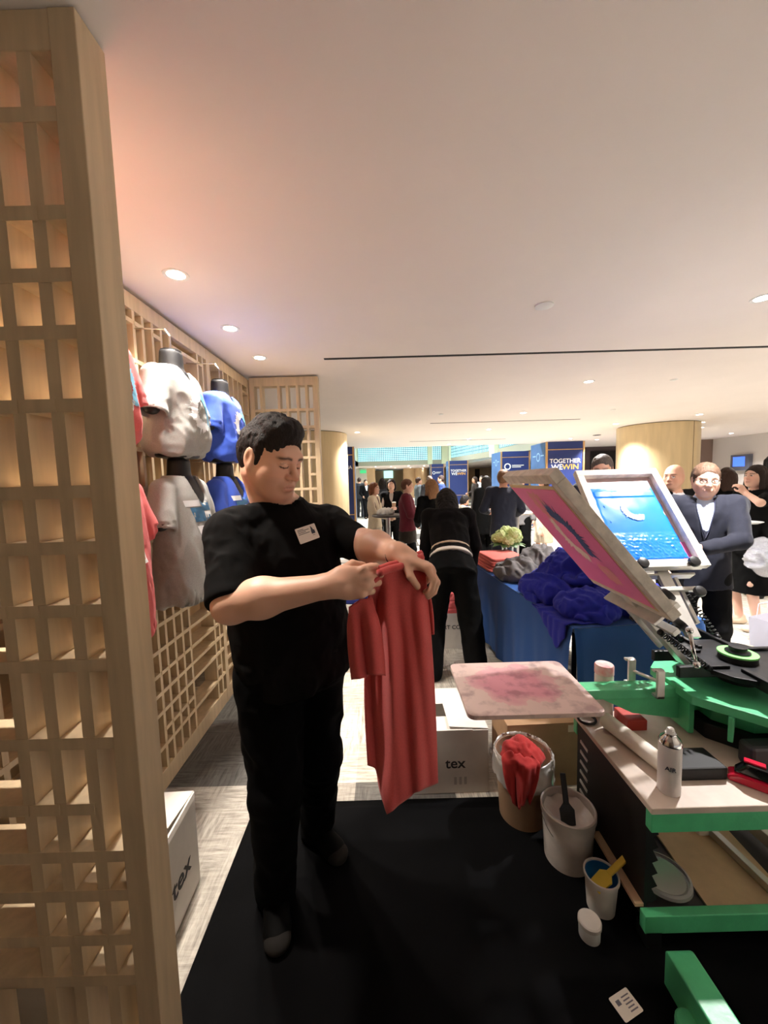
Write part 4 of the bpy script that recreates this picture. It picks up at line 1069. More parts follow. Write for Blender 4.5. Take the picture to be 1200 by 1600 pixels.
# folded shirts
def folded(label, c, w, d, h, m, rot=0, group=None, seed=0):
    def f(u,v):
        return Vector((0,0,0))
    bm = BM(); P = rrect(-w/2,-d/2,w/2,d/2,.03,4); prism(bm,P,0,h)
    bmesh.ops.subdivide_edges(bm, edges=[e for e in bm.edges], cuts=2, use_grid_fill=True)
    for v in bm.verts:
        n_ = mnoise.noise(Vector((v.co.x*6+seed,v.co.y*6,v.co.z*9)))
        v.co += Vector((v.co.x,v.co.y,0))*.05*n_ + Vector((0,0,.006*n_ if v.co.z>h*.5 else 0))
    o = obj('folded_shirt', bm, m, smooth=True, bevel=.008); o.location=c; o.rotation_euler=(0,0,rot); tag(o,label,'folded shirt',group); return o
# ---------------------------------------------------------------- blue covered table
A = Vector((.982,1.962,0)); EU = Vector((-.097,.995,0)).normalized(); EV = Vector((.995,.097,0)).normalized(); TW, TL, TH_, HEM = 1.80, .76, .75, .14
tb = thing('folding_table','folding table under a blue cloth, loaded with shirts, behind the printing press','table',A+EU*TW/2+EV*TL/2, math.atan2(EV.y,EV.x))
Li = lambda u,v,z: Vector((v-TL/2, u-TW/2, z))
bm = BM(); box(bm,Li(.02,.02,TH_-.035),Li(TW-.02,TL-.02,TH_-.006)); obj('table_top', bm, mat('table_grey', srgb(190,190,186), .5), tb)
for u in (.12,TW-.12):
    for v in (.08,TL-.08):
        bm = BM(); cyl(bm,Li(u,v,0),Li(u,v,TH_-.035),.014); obj('leg', bm, dkmetal, tb, auto=.6)
bluecloth = cloth_mat('blue_table_cloth', srgb(44,86,150))
def clothf(u, v):
    # u around the perimeter, v from centre line of the top edge down the skirt
    per = 2*(TW+TL); s_ = u*per
    if s_ < TL: x,y,nx,ny = s_, 0, 0,-1
    elif s_ < TL+TW: x,y,nx,ny = TL, s_-TL, 1,0
    elif s_ < 2*TL+TW: x,y,nx,ny = TL-(s_-TL-TW), TW, 0,1
    else: x,y,nx,ny = 0, TW-(s_-2*TL-TW), -1,0
    # distance to nearest corner -> fold
    dc = min(math.hypot(x-a,y-b) for a in (0,TL) for b in (0,TW))
    drop = v*(TH_-HEM)
    fold = .05*v*math.exp(-(dc/.09)**2) + .012*v*math.sin(s_*17)+.006*v*math.sin(s_*41+1)
    out = .004+.012*min(1,v*8)+fold
    cx_, cy_ = (x-TL/2), (y-TW/2)
    kx = 1 if dc>.02 else .995
    return Vector((cx_*kx+nx*out, cy_*kx+ny*out, TH_-drop+ (.002 if v==0 else 0) - .02*v*math.exp(-(dc/.08)**2)*0))
bm = BM(); grid_mesh(bm, clothf, 360, 14)
bmesh.ops.remove_doubles(bm, verts=bm.verts, dist=.001)
bm2 = [v for v in bm.verts if v.co.z > TH_]
top = [bm.verts.new((x,y,TH_+.003)) for x,y in ((-TL/2-.002,-TW/2-.002),(TL/2+.002,-TW/2-.002),(TL/2+.002,TW/2+.002),(-TL/2-.002,TW/2+.002))]; bm.faces.new(top)
tc_ = obj('table_cloth', bm, bluecloth, None, smooth=False, auto=.8); tc_.location = tb.location; tc_.rotation_euler = tb.rotation_euler; tag(tc_,'blue cloth draped over the folding table behind the press','table cloth')
def TP(u,v,z=TH_+.004): return A+EU*u+EV*v+Vector((0,0,z))
TR = math.atan2(EV.y,EV.x)
# red stack
tops = cloth_mat('salmon_jersey', srgb(216,108,98))
for i in range(5):
    folded(['lowest red folded shirt of the stack on the blue table','second red folded shirt from the bottom of the table stack','middle red folded shirt of the table stack','fourth red folded shirt from the bottom of the table stack','topmost red folded shirt of the stack on the blue table'][i], TP(1.42,.18+.004*i,TH_+.006+i*.023), .33-.006*i,.40,.022,tops,TR+.05*(i%3-1),'red shirts stacked on the table',i)
dgray = cloth_mat('charcoal_jersey', srgb(104,100,98), .12)
crumple('grey_shirt','crumpled grey shirt on the blue table, left one beside the red stack','shirt',TP(.98,.17),(.13,.15,.10),dgray,11,.030,9,'crumpled grey shirts',TR+.3,res=.008)
crumple('grey_shirt','crumpled grey shirt on the blue table, topmost of the grey pile','shirt',TP(1.02,.36),(.15,.15,.15),dgray,14,.032,9,'crumpled grey shirts',TR-.4,res=.008)
crumple('grey_shirt','crumpled grey shirt at the back of the blue table, behind the pink screen','shirt',TP(.95,.56),(.14,.13,.14),dgray,17,.030,9,'crumpled grey shirts',TR,res=.008)
royal = cloth_mat('royal_jersey', srgb(40,48,160))
crumple('blue_shirt','crumpled blue shirt at the left edge of the blue heap','shirt',TP(.50,.14),(.13,.20,.10),royal,21,.032,9,'crumpled blue shirts',TR+.2,res=.008)
crumple('blue_shirt','crumpled blue shirt on top of the blue heap, under the pink screen','shirt',TP(.52,.34),(.18,.22,.19),royal,24,.040,8,'crumpled blue shirts',TR-.3,res=.008)
crumple('blue_shirt','crumpled blue shirt at the near edge of the table, below the pink screen','shirt',TP(.17,.22),(.17,.12,.08),royal,27,.032,10,'crumpled blue shirts',TR+.1,res=.008)
crumple('blue_shirt','crumpled blue shirt at the right end of the blue heap','shirt',TP(.17,.48),(.15,.13,.10),royal,31,.034,9,'crumpled blue shirts',TR-.2,res=.008)
# shirt draped over the left edge of the table
def drape(u,v):
    L0=.20; L1=.16; s_=v*(L0+L1)
    uu=.03+u*.36
    if s_<L0: return TP(uu,.20-s_,TH_+.016+.018*mnoise.noise(Vector((u*5,v*5,1))))
    tip=1-abs(u-.2)/.8*1.15 if u>.2 else .45+u*2.75
    q=(s_-L0)/L1*L1*max(.05,tip)
    return TP(uu,-.022,TH_+.012-q)-EV*(.010+.014*abs(mnoise.noise(Vector((u*6,v*3,5)))))
bm = BM(); grid_mesh(bm,drape,40,36,.006); o = obj('blue_shirt', bm, royal, smooth=True); tag(o,'blue shirt hanging over the left edge of the table','shirt','crumpled blue shirts')
bm = BM(); prism(bm,rrect(-.10,-.07,.10,.07,.006),0,.03); o = obj('paper_stack', bm, roll_m); o.location=TP(1.38,.48); o.rotation_euler=(0,0,.3); tag(o,'small stack of white paper on the blue table beside the flower vase','paper')
# flowers
fl = thing('flower_vase','glass vase of pale green hydrangeas behind the red stack on the table','flowers',TP(1.66,.36,TH_+.004))
bm = BM(); lathe(bm,[(.045,0),(.05,.004),(.055,.13),(.05,.16),(.047,.16),(.05,.128),(.042,.012),(.0001,.012)],28,cap1=False); obj('vase', bm, mat('vase_glass', (.8,.85,.85), .05, trans=.9), fl, auto=.7)
petal = mat('hydrangea_petal', srgb(222,228,176), .6, col2=srgb(176,194,112), nscale=40)
leafm = mat('hydrangea_leaf', srgb(64,92,44), .5)
rng = random.Random(5)
for i,(x,y,z,r) in enumerate(((-.07,-.02,.24,.06),(.06,-.04,.23,.062),(0,.04,.27,.06),(-.02,-.07,.20,.055),(.09,.04,.25,.055),(-.09,.05,.21,.05),(.03,-.08,.28,.05))):
    bm = BM()
    for k in range(110):
        a=math.acos(1-2*(k+.5)/110); b=PI*(1+5**.5)*k; n=Vector((math.sin(a)*math.cos(b),math.sin(a)*math.sin(b),math.cos(a)))
        Bn=basis(n+Vector((rng.uniform(-.3,.3),rng.uniform(-.3,.3),rng.uniform(-.3,.3)))); c=Vector((x,y,z))+n*r*rng.uniform(.86,1.05); w=.011
        for q in range(4):
            a0=q*PI/2; v0=bm.verts.new(c); 
            v1=bm.verts.new(c+Bn@Vector((w*math.cos(a0-.55),w*math.sin(a0-.55),.003))); v2=bm.verts.new(c+Bn@Vector((w*1.25*math.cos(a0),w*1.25*math.sin(a0),.001))); v3=bm.verts.new(c+Bn@Vector((w*math.cos(a0+.55),w*math.sin(a0+.55),.003)))
            bm.faces.new((v0,v1,v2,v3))
    obj('flower_head', bm, petal, fl)
for i in range(9):
    a=i*2*PI/9; bm=BM(); c=Vector((.05*math.cos(a),.05*math.sin(a),.17)); d=Vector((math.cos(a),math.sin(a),.25))
    def lf(u,v,c=c,d=d,a=a): 
        w=.04*math.sin(PI*min(.98,v+.02)); s_=Vector((-math.sin(a),math.cos(a),0)); return c+d*v*.12+s_*(u-.5)*2*w+Vector((0,0,-.05*v*v-.01*abs(u-.5)))
    grid_mesh(bm,lf,4,8); obj('leaf', bm, leafm, fl, smooth=True)
bm = BM()
for x,y in ((-.02,0),(.02,.01),(0,-.02)): cyl(bm,(x,y,.02),(x*2,y*2,.22),.005)
obj('stems', bm, leafm, fl)
# red shirts in the open carton, white goods behind the worker
for i in range(3): folded(['lower red shirt','middle red shirt','top red shirt'][i]+' heaped in the COMFORT COLORS carton',(.56,3.60,.30+i*.07),.44-.03*i,.34,.07,red_tee,.06*i,'red shirts in the carton',i+9)
carton('white carton under a stack of navy and white shirts, behind the worker\'s waist',-.22,3.2,.42,.36,.56,0,white_card,None,'front',.05,'closed')
nv = cloth_mat('navy_jersey', srgb(38,46,110)); wt = cloth_mat('white_jersey', srgb(232,230,226))
for i in range(4): folded('navy folded shirt on the white carton behind the worker\'s waist, '+['lowest','second','third','topmost of the navy ones'][i],(-.22,3.18,.567+i*.04),.36,.30,.038,nv,.04*(i%2),'navy shirts on the carton',i+20)
for i in range(5): folded('white folded shirt above the navy ones behind the worker, '+['lowest','second','third','fourth','topmost'][i],(-.20,3.17,.727+i*.045),.40-.01*i,.32,.043,wt,.06*(i%2)-.03,'white shirts on the carton',i+30)
# ================================================================== PEOPLE
def skin_mat(nm, base): 
    return mat(nm, (1,1,1), .48, attr='Col', bump=.06, bscale=350, sss=.12)
SKIN_M = skin_mat('skin', None)
def nrm(v): v = np.array(v,float); return v/np.linalg.norm(v)
def ik(a, c, l1, l2, hint):
    a, c = np.array(a,float), np.array(c,float); d = c-a; L = np.linalg.norm(d)
    if L > (l1+l2)*.999: c = a+d/L*(l1+l2)*.999; d = c-a; L = np.linalg.norm(d)
    x = (l1*l1-l2*l2+L*L)/(2*L); h = math.sqrt(max(0,l1*l1-x*x)); w = d/L
    hh = np.array(hint,float); hh = hh-w*(hh@w); hh /= np.linalg.norm(hh)+1e-9
    return a+w*x+hh*h, c
def hand_sdf(S, W, d, n, s, curl=.3, size=1., spread=.0, thumb=.5, k=.006, tws=(.9,1.15,.75)):
    """W wrist, d hand direction, n palm normal (towards the palm), s thumb side"""
    d = nrm(d); n = np.array(n,float); n = nrm(n-d*(n@d)); s0 = np.cross(n,d); s = s0 if s0@np.array(s,float) > 0 else -s0
    W = np.array(W,float); z = size
    B = np.stack([s,d,n],1)
    S.ell(W+d*.052*z, (.042*z,.058*z,.0165*z), B, k=.018)
    S.cap(W-d*.01*z, W+d*.03*z, .026*z, .024*z, k=.02)
    S.ell(W+d*.03*z+s*.022*z+n*.009*z,(.018*z,.03*z,.015*z),B,k=.014)
    for i,(off,ln,r) in enumerate(((.030,.074,.0098),(.010,.082,.0102),(-.010,.077,.0098),(-.029,.060,.0088))):
        c = curl if not hasattr(curl,'__len__') else curl[i]
        p = W+d*(.092-.006*abs(i-1)-.004*(i==3))*z+s*off*z
        S.ell(p-n*.004*z,(.0105*z,.012*z,.0105*z),B,k=.008)
        a = 0; dirv = d+s*(off*spread*8); 
        for seg,(fr,tw) in enumerate(((.45,tws[0]),(.32,tws[1]),(.23,tws[2]))):
            a += c*tw*1.15
            q = p+(nrm(dirv)*math.cos(a)+n*math.sin(a))*ln*fr*z
            S.cap(p,q,r*z*(1-.08*seg),r*z*(.93-.08*seg),k=k*.5)
            p = q
    p0 = W+d*.028*z+s*.03*z+n*.008*z; p1 = p0+nrm(d*.72+s*.7*(1-thumb*.6)+n*(.25+.5*thumb))*.042*z; p2 = p1+nrm(d*.9-s*.35*thumb+n*(.2+.45*thumb))*.032*z
    S.cap(p0,p1,.0125*z,.0105*z,k=.01); S.cap(p1,p2,.0105*z,.0085*z,k=.004)
def head_sdf(S, c, B, sc=1., female=False, detail=True, smile=0.):
    c = np.array(c,float)
    def P(x,y,z): return c+B@(np.array((x,y,z))*sc)
    E = lambda p,r,k=.02,op='u': S.ell(P(*p),np.array(r)*sc,B,k=k*sc,op=op)
    Cp = lambda a,b,r0,r1=None,k=.02,op='u': S.cap(P(*a),P(*b),r0*sc,(r0 if r1 is None else r1)*sc,k=k*sc,op=op)
    j = .92 if female else 1.
    E((0,-.018,.035),(.074,.096,.084)); E((0,.022,-.005),(.066*j,.068,.085),.03)
    E((0,.022,-.066),(.051*j,.054,.044),.03); E((0,.066,-.098),(.021*j,.018,.015),.03)
    for q in (-1,1):
        E((q*.042,.054,-.024),(.024,.022,.020),.025)
        Cp((q*.060*j,-.005,-.045),(q*.03*j,.05,-.093),.016,.014,.045); E((q*.036*j,.036,-.050),(.028*j,.036,.042),.03)
    Cp((-.034,.078,.026),(.034,.078,.026),.011,k=.02)
    for q in (-1,1): E((q*.031,.098,.002),(.017,.012,.0105),.014,'s')
    for q in (-1,1): E((q*.031,.073,.001),(.0165,.0165,.0125),.005)
    Cp((0,.085,.014),(0,.105,-.024),.0075,.0105,.010); E((0,.109,-.029),(.0125,.0130,.0105),.008)
    for q in (-1,1): E((q*.0135,.094,-.0325),(.0085,.011,.0085),.006)
    E((0,.082,-.063),(.027,.017,.020),.015)
    Cp((-.019,.089,-.0605),(.019,.089,-.0605),.0058,k=.006); Cp((-.015,.0905,-.0715),(.015,.0905,-.0715),.0068,k=.006)
    if detail: Cp((-.021,.098,-.0655-.0),(.021,.098,-.0655),.0022,k=.004,op='s')
    for q in (-1,1):
        E((q*.079,-.012,-.004),(.009,.021,.033),.006); E((q*.088,-.006,-.002),(.005,.011,.019),.005,'s'); E((q*.077,-.004,-.032),(.009,.011,.013),.008)
def head_paint(c, B, sc, tone, brow, lips, look='open', stubble=0., iris=(.05,.03,.02)):
    tone = np.array(tone); c = np.array(c,float)
    def f(V):
        L = ((V-c)@B)/sc; x,y,z = np.abs(L[:,0]),L[:,1],L[:,2]
        C = np.tile(tone,(len(V),1)).astype(float)
        def blend(w,col): C[:] = C*(1-w[:,None])+np.array(col)*w[:,None]
        near = (np.abs(L).max(1)<.16)&(y>.0)
        sm = lambda v,a,b: np.clip((v-a)/(b-a),0,1)
        ck = np.exp(-((x-.043)**2+(z+.03)**2)/.0007)*(y>.03)*near*.35; blend(ck,tone*np.array((1.08,.82,.78)))
        ns = np.exp(-(x**2+(z+.03)**2)/.0002)*(y>.09)*near*.3; blend(ns,tone*np.array((1.05,.8,.76)))
        if stubble: blend(sm(y,.0,.04)*np.clip(1-((np.maximum(0,z+.05))/.02),0,1)*(z<-.035)*near*stubble, tone*np.array((.62,.60,.62)))
        br = (near&(y>.055))*np.exp(-((z-(.026-.004*np.abs(x-.03)/.02))**2)/.000018)*sm(x,.010,.016)*(1-sm(x,.048,.055)); blend(np.clip(br*1.1,0,1)*.9,brow)
        lp = ((near&(y>.07))&(x<.0235+.0)&(z<-.0545)&(z>-.0795)&(x/.024+np.abs(z+.067)/.0175<1.12))*1.; blend(lp*.45,lips)
        ml = ((near&(y>.07))&(x<.022)&(np.abs(z+.0655)<.0016))*1.; blend(ml*.6,tone*.35)
        ey = (near&(y>.062)); ex = x-.031
        if look=='open':
            w = (ey&((ex/.0135)**2+((z-.001)/.0062)**2<1))*1.; blend(w,(.72,.70,.68))
            w = (ey&((ex)**2+((z-.001))**2<.0058**2))*1.; blend(w,iris)
            w = (ey&(np.abs(z-(.0068-.0025*(ex/.0135)**2))<.0016)&(np.abs(ex)<.0145))*1.; blend(w*.85,brow)
        else:
            w = (ey&(np.abs(z-(-.0052+.0030*(ex/.015)**2))<.0019)&(np.abs(ex)<.0155))*1.; blend(w*.9,np.array(brow)*.8)
            w = (ey&(np.abs(z-(.0085-.0030*(ex/.015)**2))<.0016)&(np.abs(ex)<.0145))*1.; blend(w*.4,tone*.4)
        return C
    return f
def hair_sdf(c, B, sc, style, res):
    S = SDF(); c = np.array(c,float)
    P = lambda x,y,z: c+B@(np.array((x,y,z))*sc)
    E = lambda p,r,k=.02,op='u': S.ell(P(*p),np.array(r)*sc,B,k=k*sc,op=op)
    Cp = lambda a,b,r0,r1=None,k=.02,op='u': S.cap(P(*a),P(*b),r0*sc,(r0 if r1 is None else r1)*sc,k=k*sc,op=op)
    if style=='quiff': E((0,-.016,.038),(.078,.100,.086))
    else: E((0,-.020,.040),(.081,.103,.088))
    if style in ('short','quiff','crop'):
        E((0,-.05 if style!='quiff' else -.040,-.005),(.078,.072,.075) if style!='quiff' else (.076,.068,.072),.03)
        for q in (-1,1): Cp((q*.066,.012,.05),(q*.070,.010,-.012),.014,.009,.01)
        if style=='quiff': E((.004,.030,.099),(.055,.050,.027),.03); E((-.01,-.005,.108),(.05,.06,.022),.03)
        E((0,.102,-.02),(.066,.070,.094),.008,'s')
        E((0,.09,-.09),(.09,.10,.08),.008,'s')
        if style=='crop': E((0,.08,.07),(.06,.045,.05),.02,'s')
        S.plane(P(0,-.05,-.062),B@np.array((0,.25,-1)),P(0,0,0)-.2,P(0,0,0)+.2,k=.01)
        for q in (-1,1): E((q*.092,-.008,-.012),(.022,.024,.040),.006,'s')
    else:
        ln = {'long':.22,'shoulder':.15,'bob':.10,'back':.26}[style]
        E((0,-.045,-.03),(.092,.075,.10),.03)
        S.loft(P(0,-.055,.03),P(0,-.075,-ln),B[:,0],[(0,.085*sc,.055*sc),(.5,.098*sc,.05*sc),(.85,.085*sc,.042*sc),(1,.05*sc,.025*sc)],k=.03)
        for q in (-1,1): Cp((q*.074,.012,.05),(q*.082,.004,-.6*ln),.020,.022,.02)
        E((0,.100,-.045),(.062,.075,.112),.010,'s'); E((0,.09,-.16),(.055,.07,.10),.01,'s')
    V,Q = S.mesh(res)
    w = wrinkle(30,.006*sc,1.3,(1,1,.35)); return V,Q,w
class Fig:
    """joint positions for a standing figure in its own frame: +y forward, +x its right-hand side, z up, 1.75 m tall"""
    def __init__(s, sex='m', lean=0, head=(0,0,0), rh=None, lh=None, rel=None, lel=None, rf=(.10,0), lf=(-.10,0), seat=None, heel=(0,0)):
        s.sex = sex; w = .185 if sex=='m' else .160
        s.pel = np.array((0,0,.94)); ca,sa = math.cos(math.radians(lean)), math.sin(math.radians(lean))
        R = np.array(((1,0,0),(0,ca,sa),(0,-sa,ca)))     # lean forward
        T = lambda p: s.pel+R@(np.array(p,float)-s.pel)
        s.T = T; s.R = R
        s.neck = T((0,-.012,1.49)); s.sr = T((w,-.01,1.425)); s.sl = T((-w,-.01,1.425)); s.chest = T((0,0,1.30)); 
        yaw,pit,rol = [math.radians(v) for v in head]
        Rz = np.array(((math.cos(yaw),-math.sin(yaw),0),(math.sin(yaw),math.cos(yaw),0),(0,0,1)))
        Rx = np.array(((1,0,0),(0,math.cos(pit),math.sin(pit)),(0,-math.sin(pit),math.cos(pit))))
        Ry = np.array(((math.cos(rol),0,math.sin(rol)),(0,1,0),(-math.sin(rol),0,math.cos(rol))))
        s.hB = R@Rz@Rx@Ry if lean < 30 else np.array(((1,0,0),(0,math.cos(math.radians(lean*.8)),math.sin(math.radians(lean*.8))),(0,-math.sin(math.radians(lean*.8)),math.cos(math.radians(lean*.8)))))@Rz@Rx@Ry
        s.hc = s.neck+s.hB@np.array((0,.028,.135)); s.hs = 1.0 if sex=='m' else .95
        s.hr, s.hl = s.pel+np.array((.085,0,-.02)), s.pel+np.array((-.085,0,-.02))
        rh = T((.24,.06,.88)) if rh is None else np.array(rh,float); lh = T((-.24,.06,.88)) if lh is None else np.array(lh,float)
        s.er,s.wr = ik(s.sr,rh,.29,.255,(.5,-.8,-.5) if rel is None else rel); s.el,s.wl = ik(s.sl,lh,.29,.255,(-.5,-.8,-.5) if lel is None else lel)
        ar = np.array((rf[0],rf[1],.085+heel[0])); al = np.array((lf[0],lf[1],.085+heel[1]))
        s.kr,s.ar = ik(s.hr,ar,.43,.425,(.1,1,0)); s.kl,s.al = ik(s.hl,al,.43,.425,(-.1,1,0))
        s.toer = s.ar+np.array((.03,.15,-.055)); s.toel = s.al+np.array((-.03,.15,-.055))
        s.fdr = None
TORSO_M = [(0,.160,.105),(.18,.150,.105),(.36,.145,.098),(.62,.165,.112),(.82,.170,.105),(.93,.125,.08),(1,.06,.058)]
TORSO_F = [(0,.165,.108),(.18,.150,.10),(.36,.122,.085),(.60,.140,.105),(.80,.145,.095),(.93,.105,.07),(1,.05,.05)]
def infl(st, d): return [(t,a+d,b+d) for t,a,b in st]
def body_sdf(J, hands=True, hd=None, female=False, detail=True, hk=None):
    S = SDF()
    base = J.pel+J.R@np.array((0,0,-.07))
    S.loft(base,J.neck,J.R[:,0],TORSO_F if female else TORSO_M,k=.03)
    q = .86 if female else 1.
    for sh,el,wr in ((J.sr,J.er,J.wr),(J.sl,J.el,J.wl)):
        S.cap(J.neck*.25+sh*.75-np.array((0,0,.01)),sh,.052*q,.055*q,k=.05)
        S.cap(sh,el,.052*q,.040*q,k=.03); S.cap(el,wr,.043*q,.027*q,k=.015)
    for hp,kn,an,to in ((J.hr,J.kr,J.ar,J.toer),(J.hl,J.kl,J.al,J.toel)):
        S.cap(hp,kn,.082,.054,k=.04); S.cap(kn,an,.054,.036,k=.02); S.cap(an-np.array((0,0,.03)),to,.036,.028,k=.02)
    S.cap(J.neck-np.array((0,0,.03)),J.hc+J.hB@np.array((0,-.02,-.06)),.055*q,.053*q,k=.03)
    head_sdf(S,J.hc,J.hB,J.hs,female,detail)
    if hands:
        for wr,el,key,sd in ((J.wr,J.er,'r',1),(J.wl,J.el,'l',-1)):
            h = (hk or {}).get(key) or {}
            d = h.get('d', nrm(wr-el)); side = np.array((-sd,.2,0.)); 
            n = h.get('n', side); th = h.get('s', np.array((0,1,.3)))
            hand_sdf(S,wr,d,n,th,h.get('curl',.35),(.9 if female else 1.),thumb=h.get('thumb',.5))
    return S
def jacket_sdf(J, female=False, d=.022, hem=.80, sleeve=2., flare=.0, vee=True, arm=.0, length=None, neckr=None):
    S = SDF(); st = TORSO_F if female else TORSO_M
    hz = (hem-.87)/(J.neck[2]-.87) if J.R[2,2]>.98 else -(.87-hem)/.62
    base = J.pel+J.R@np.array((0,0,-.07))
    s2 = [(hz,st[0][1]+d+flare,st[0][2]+d+flare)]+infl(st[:5],d)+[(.93,st[5][1]+d*.9,st[5][2]+d*.7),(.985,st[6][1]+d*.75,st[6][2]+d*.6)]
    if hz >= 0: s2 = [(hz,st[1][1]+d,st[1][2]+d)]+[q for q in s2[1:] if q[0]>hz+.02]
    S.loft(base,J.neck,J.R[:,0],s2,k=.03)
    q = .88 if female else 1.
    for sh,el,wr in ((J.sr,J.er,J.wr),(J.sl,J.el,J.wl)):
        S.cap(J.neck*.3+sh*.7-np.array((0,0,.012)),sh,.050*q+d*.7,.058*q+d*.55,k=.05)
        e1 = el if sleeve>=1 else sh+(el-sh)*sleeve
        S.cap(sh,e1,.056*q+d*.6+arm,.044*q+d*.6+arm+(.012 if sleeve<1 else 0),k=.03)
        if sleeve>1: S.cap(el,el+(wr-el)*min(1,(sleeve-1)),.046*q+d*.55+arm,.034*q+d*.45+arm,k=.015)
    # neck hole
    nu = J.R@np.array((0,0,1.)); fw = J.R@np.array((0,1.,0))
    S.cap(J.neck-nu*.02+fw*.012,J.neck+nu*.1,.054*q if neckr is None else neckr,.07,k=.008,op='s')
    if vee:
        p0 = J.neck+fw*.10-nu*.02; p1 = J.pel+J.R@np.array((0,.14+d,.20 if vee is True else vee))
        S.cap(p0,p1,.066*q,.014,k=.006,op='s')
    return S
def legs_sdf(J, d=.018, to=1., seat=True, flare=0., waist=1.02):
    S = SDF(); t1 = (waist-.87)/max(.3,(J.neck[2]-.87)) if J.R[2,2]>.98 else .24
    base = J.pel+J.R@np.array((0,0,-.07))
    if seat: S.loft(base-J.R[:,2]*.02,J.neck,J.R[:,0],[(0,.158+d*.7,.102+d*.8),(t1,.150+d*.5,.100+d*.6)],k=.03)
    for hp,kn,an in ((J.hr,J.kr,J.ar),(J.hl,J.kl,J.al)):
        S.cap(hp-np.array((0,0,.02)),kn,.082+d*.7,.058+d,k=.035)
        e = kn+(an-kn)*min(1,to) ; S.cap(kn,e-np.array((0,0,.03 if to>=1 else 0)),.057+d,.043+d*1.2+flare,k=.02)
    return S
def skirt_sdf(J, z0=.12, a0=.24, b0=.20, waist=1.02, k=.02):
    S = SDF(); S.loft((J.pel[0],J.pel[1],z0),(J.pel[0],J.pel[1],waist),(1,0,0),[(0,a0,b0),(.5,.5*(a0+.17),.5*(b0+.13)),(.8,.178,.125),(1,.14,.098)],k=k); return S
def shoes_sdf(J, heel=False):
    S = SDF()
    for an,to in ((J.ar,J.toer),(J.al,J.toel)):
        g = np.array((to[0]-an[0],to[1]-an[1],0)); g = nrm(g); B = np.stack([np.array((g[1],-g[0],0)),g,np.array((0,0,1.))],1)
        z0 = an[2]-.085
        S.ell((an[0]+g[0]*.055,an[1]+g[1]*.055,z0+.032),(.046,.135,.034),B,k=.01); S.cap(an-np.array((0,0,.035))-g*.015,an-np.array((0,0,.01))-g*.015,.043,.042,k=.03)
        S.ell((an[0]+g[0]*.13,an[1]+g[1]*.13,z0+.03),(.046,.06,.03),B,k=.02)
        S.plane((an[0],an[1],z0+.003),(0,0,-1),(an[0]-.3,an[1]-.3,z0-.2),(an[0]+.3,an[1]+.3,z0+.004),k=.003)
    return S
SK = {'light':srgb(214,164,138),'fair':srgb(226,182,160),'tan':srgb(190,136,106)}
LIP = srgb(176,104,94)
fabric = {}
def fab(nm, c, var=.06): return mat(nm, c, .85, noise=var, nscale=60, bump=.12, bscale=500, sheen=(.06 if max(c)>.02 else 0), spec=(.25 if max(c)>.02 else .12))
def person(label, X, Y, face, h, J, outfit, hair=('short',srgb(40,28,22)), tone='light', res=.014, look='open', hk=None, female=False, stubble=0., hres=None):
    """outfit: list of (part name, sdf, material, wrinkle)"""
    face = Vector((*face,0)).normalized(); ang = math.atan2(-face.x, face.y)
    t = thing('person', label, 'person', (X,Y,0), ang, None)
    sc = h/1.75; t.scale = (sc,sc,sc)
    S = body_sdf(J, True, None, female, res<.011, hk)
    V,Q = S.mesh(res)
    np_mesh('body', V, Q, SKIN_M, t, color=head_paint(J.hc,J.hB,J.hs,SK[tone],hair[1],LIP,look,stubble))
    if hair[0] not in (None,'bald'):
        V,Q,w = hair_sdf(J.hc,J.hB,J.hs,hair[0],hres or max(.006,res*.7))
        np_mesh('hair', V, Q, mat('hair_%d_%d_%d'%tuple(int(9999*v) for v in hair[1]), hair[1], .6, spec=.25, noise=.25, nscale=60, stretch=(3,3,.5), bump=.3, bscale=120), t, disp=w)
    for nm,S,m,wr in outfit:
        V,Q = S.mesh(res)
        np_mesh(nm, V, Q, m, t, disp=wrinkle(*wr) if wr else None)
    return t
WK = (9,.010,2.,(1,1,.6))
suit_navy = fab('navy_suit', srgb(26,28,40)); suit_black = fab('black_suit', srgb(12,12,14)); suit_grey = fab('grey_suit', srgb(104,112,118)); suit_blue = fab('blue_suit', srgb(46,66,118)); dk_grey=fab('dark_grey_suit', srgb(52,54,60))
sh_white = fab('white_shirt', srgb(226,228,234),.02); cream = fab('cream_jacket', srgb(222,208,184)); beige_skirt = fab('beige_skirt', srgb(198,184,166)); burgundy = fab('burgundy_knit', srgb(98,30,44)); black_cl = fab('black_clothes', srgb(8,8,8)); mauve = fab('mauve_trousers', srgb(150,118,116)); tights = fab('black_tights', srgb(8,8,8)); dolive = fab('dark_olive_shorts', srgb(48,42,36))
shoe_blk = mat('black_leather', (.008,.008,.008), .4, spec=.3); shoe_tan = mat('tan_leather', srgb(150,104,80), .45); shoe_beige = mat('beige_shoe', srgb(206,186,160), .5)
def suit(J, js, ts, ss=None, shirt=sh_white, female=False, vee=True, hem=.80):
    o = []
    if vee: o.append(('shirt', jacket_sdf(J,female,.010,.95,.9,0,False), shirt, None))
    o += [('jacket', jacket_sdf(J,female,.026,hem,1.95,.012,vee), js, WK), ('trousers', legs_sdf(J,.018), ts, WK), ('shoes', shoes_sdf(J), ss or shoe_blk, None)]
    return o
HO = lambda sd: dict(curl=.55)
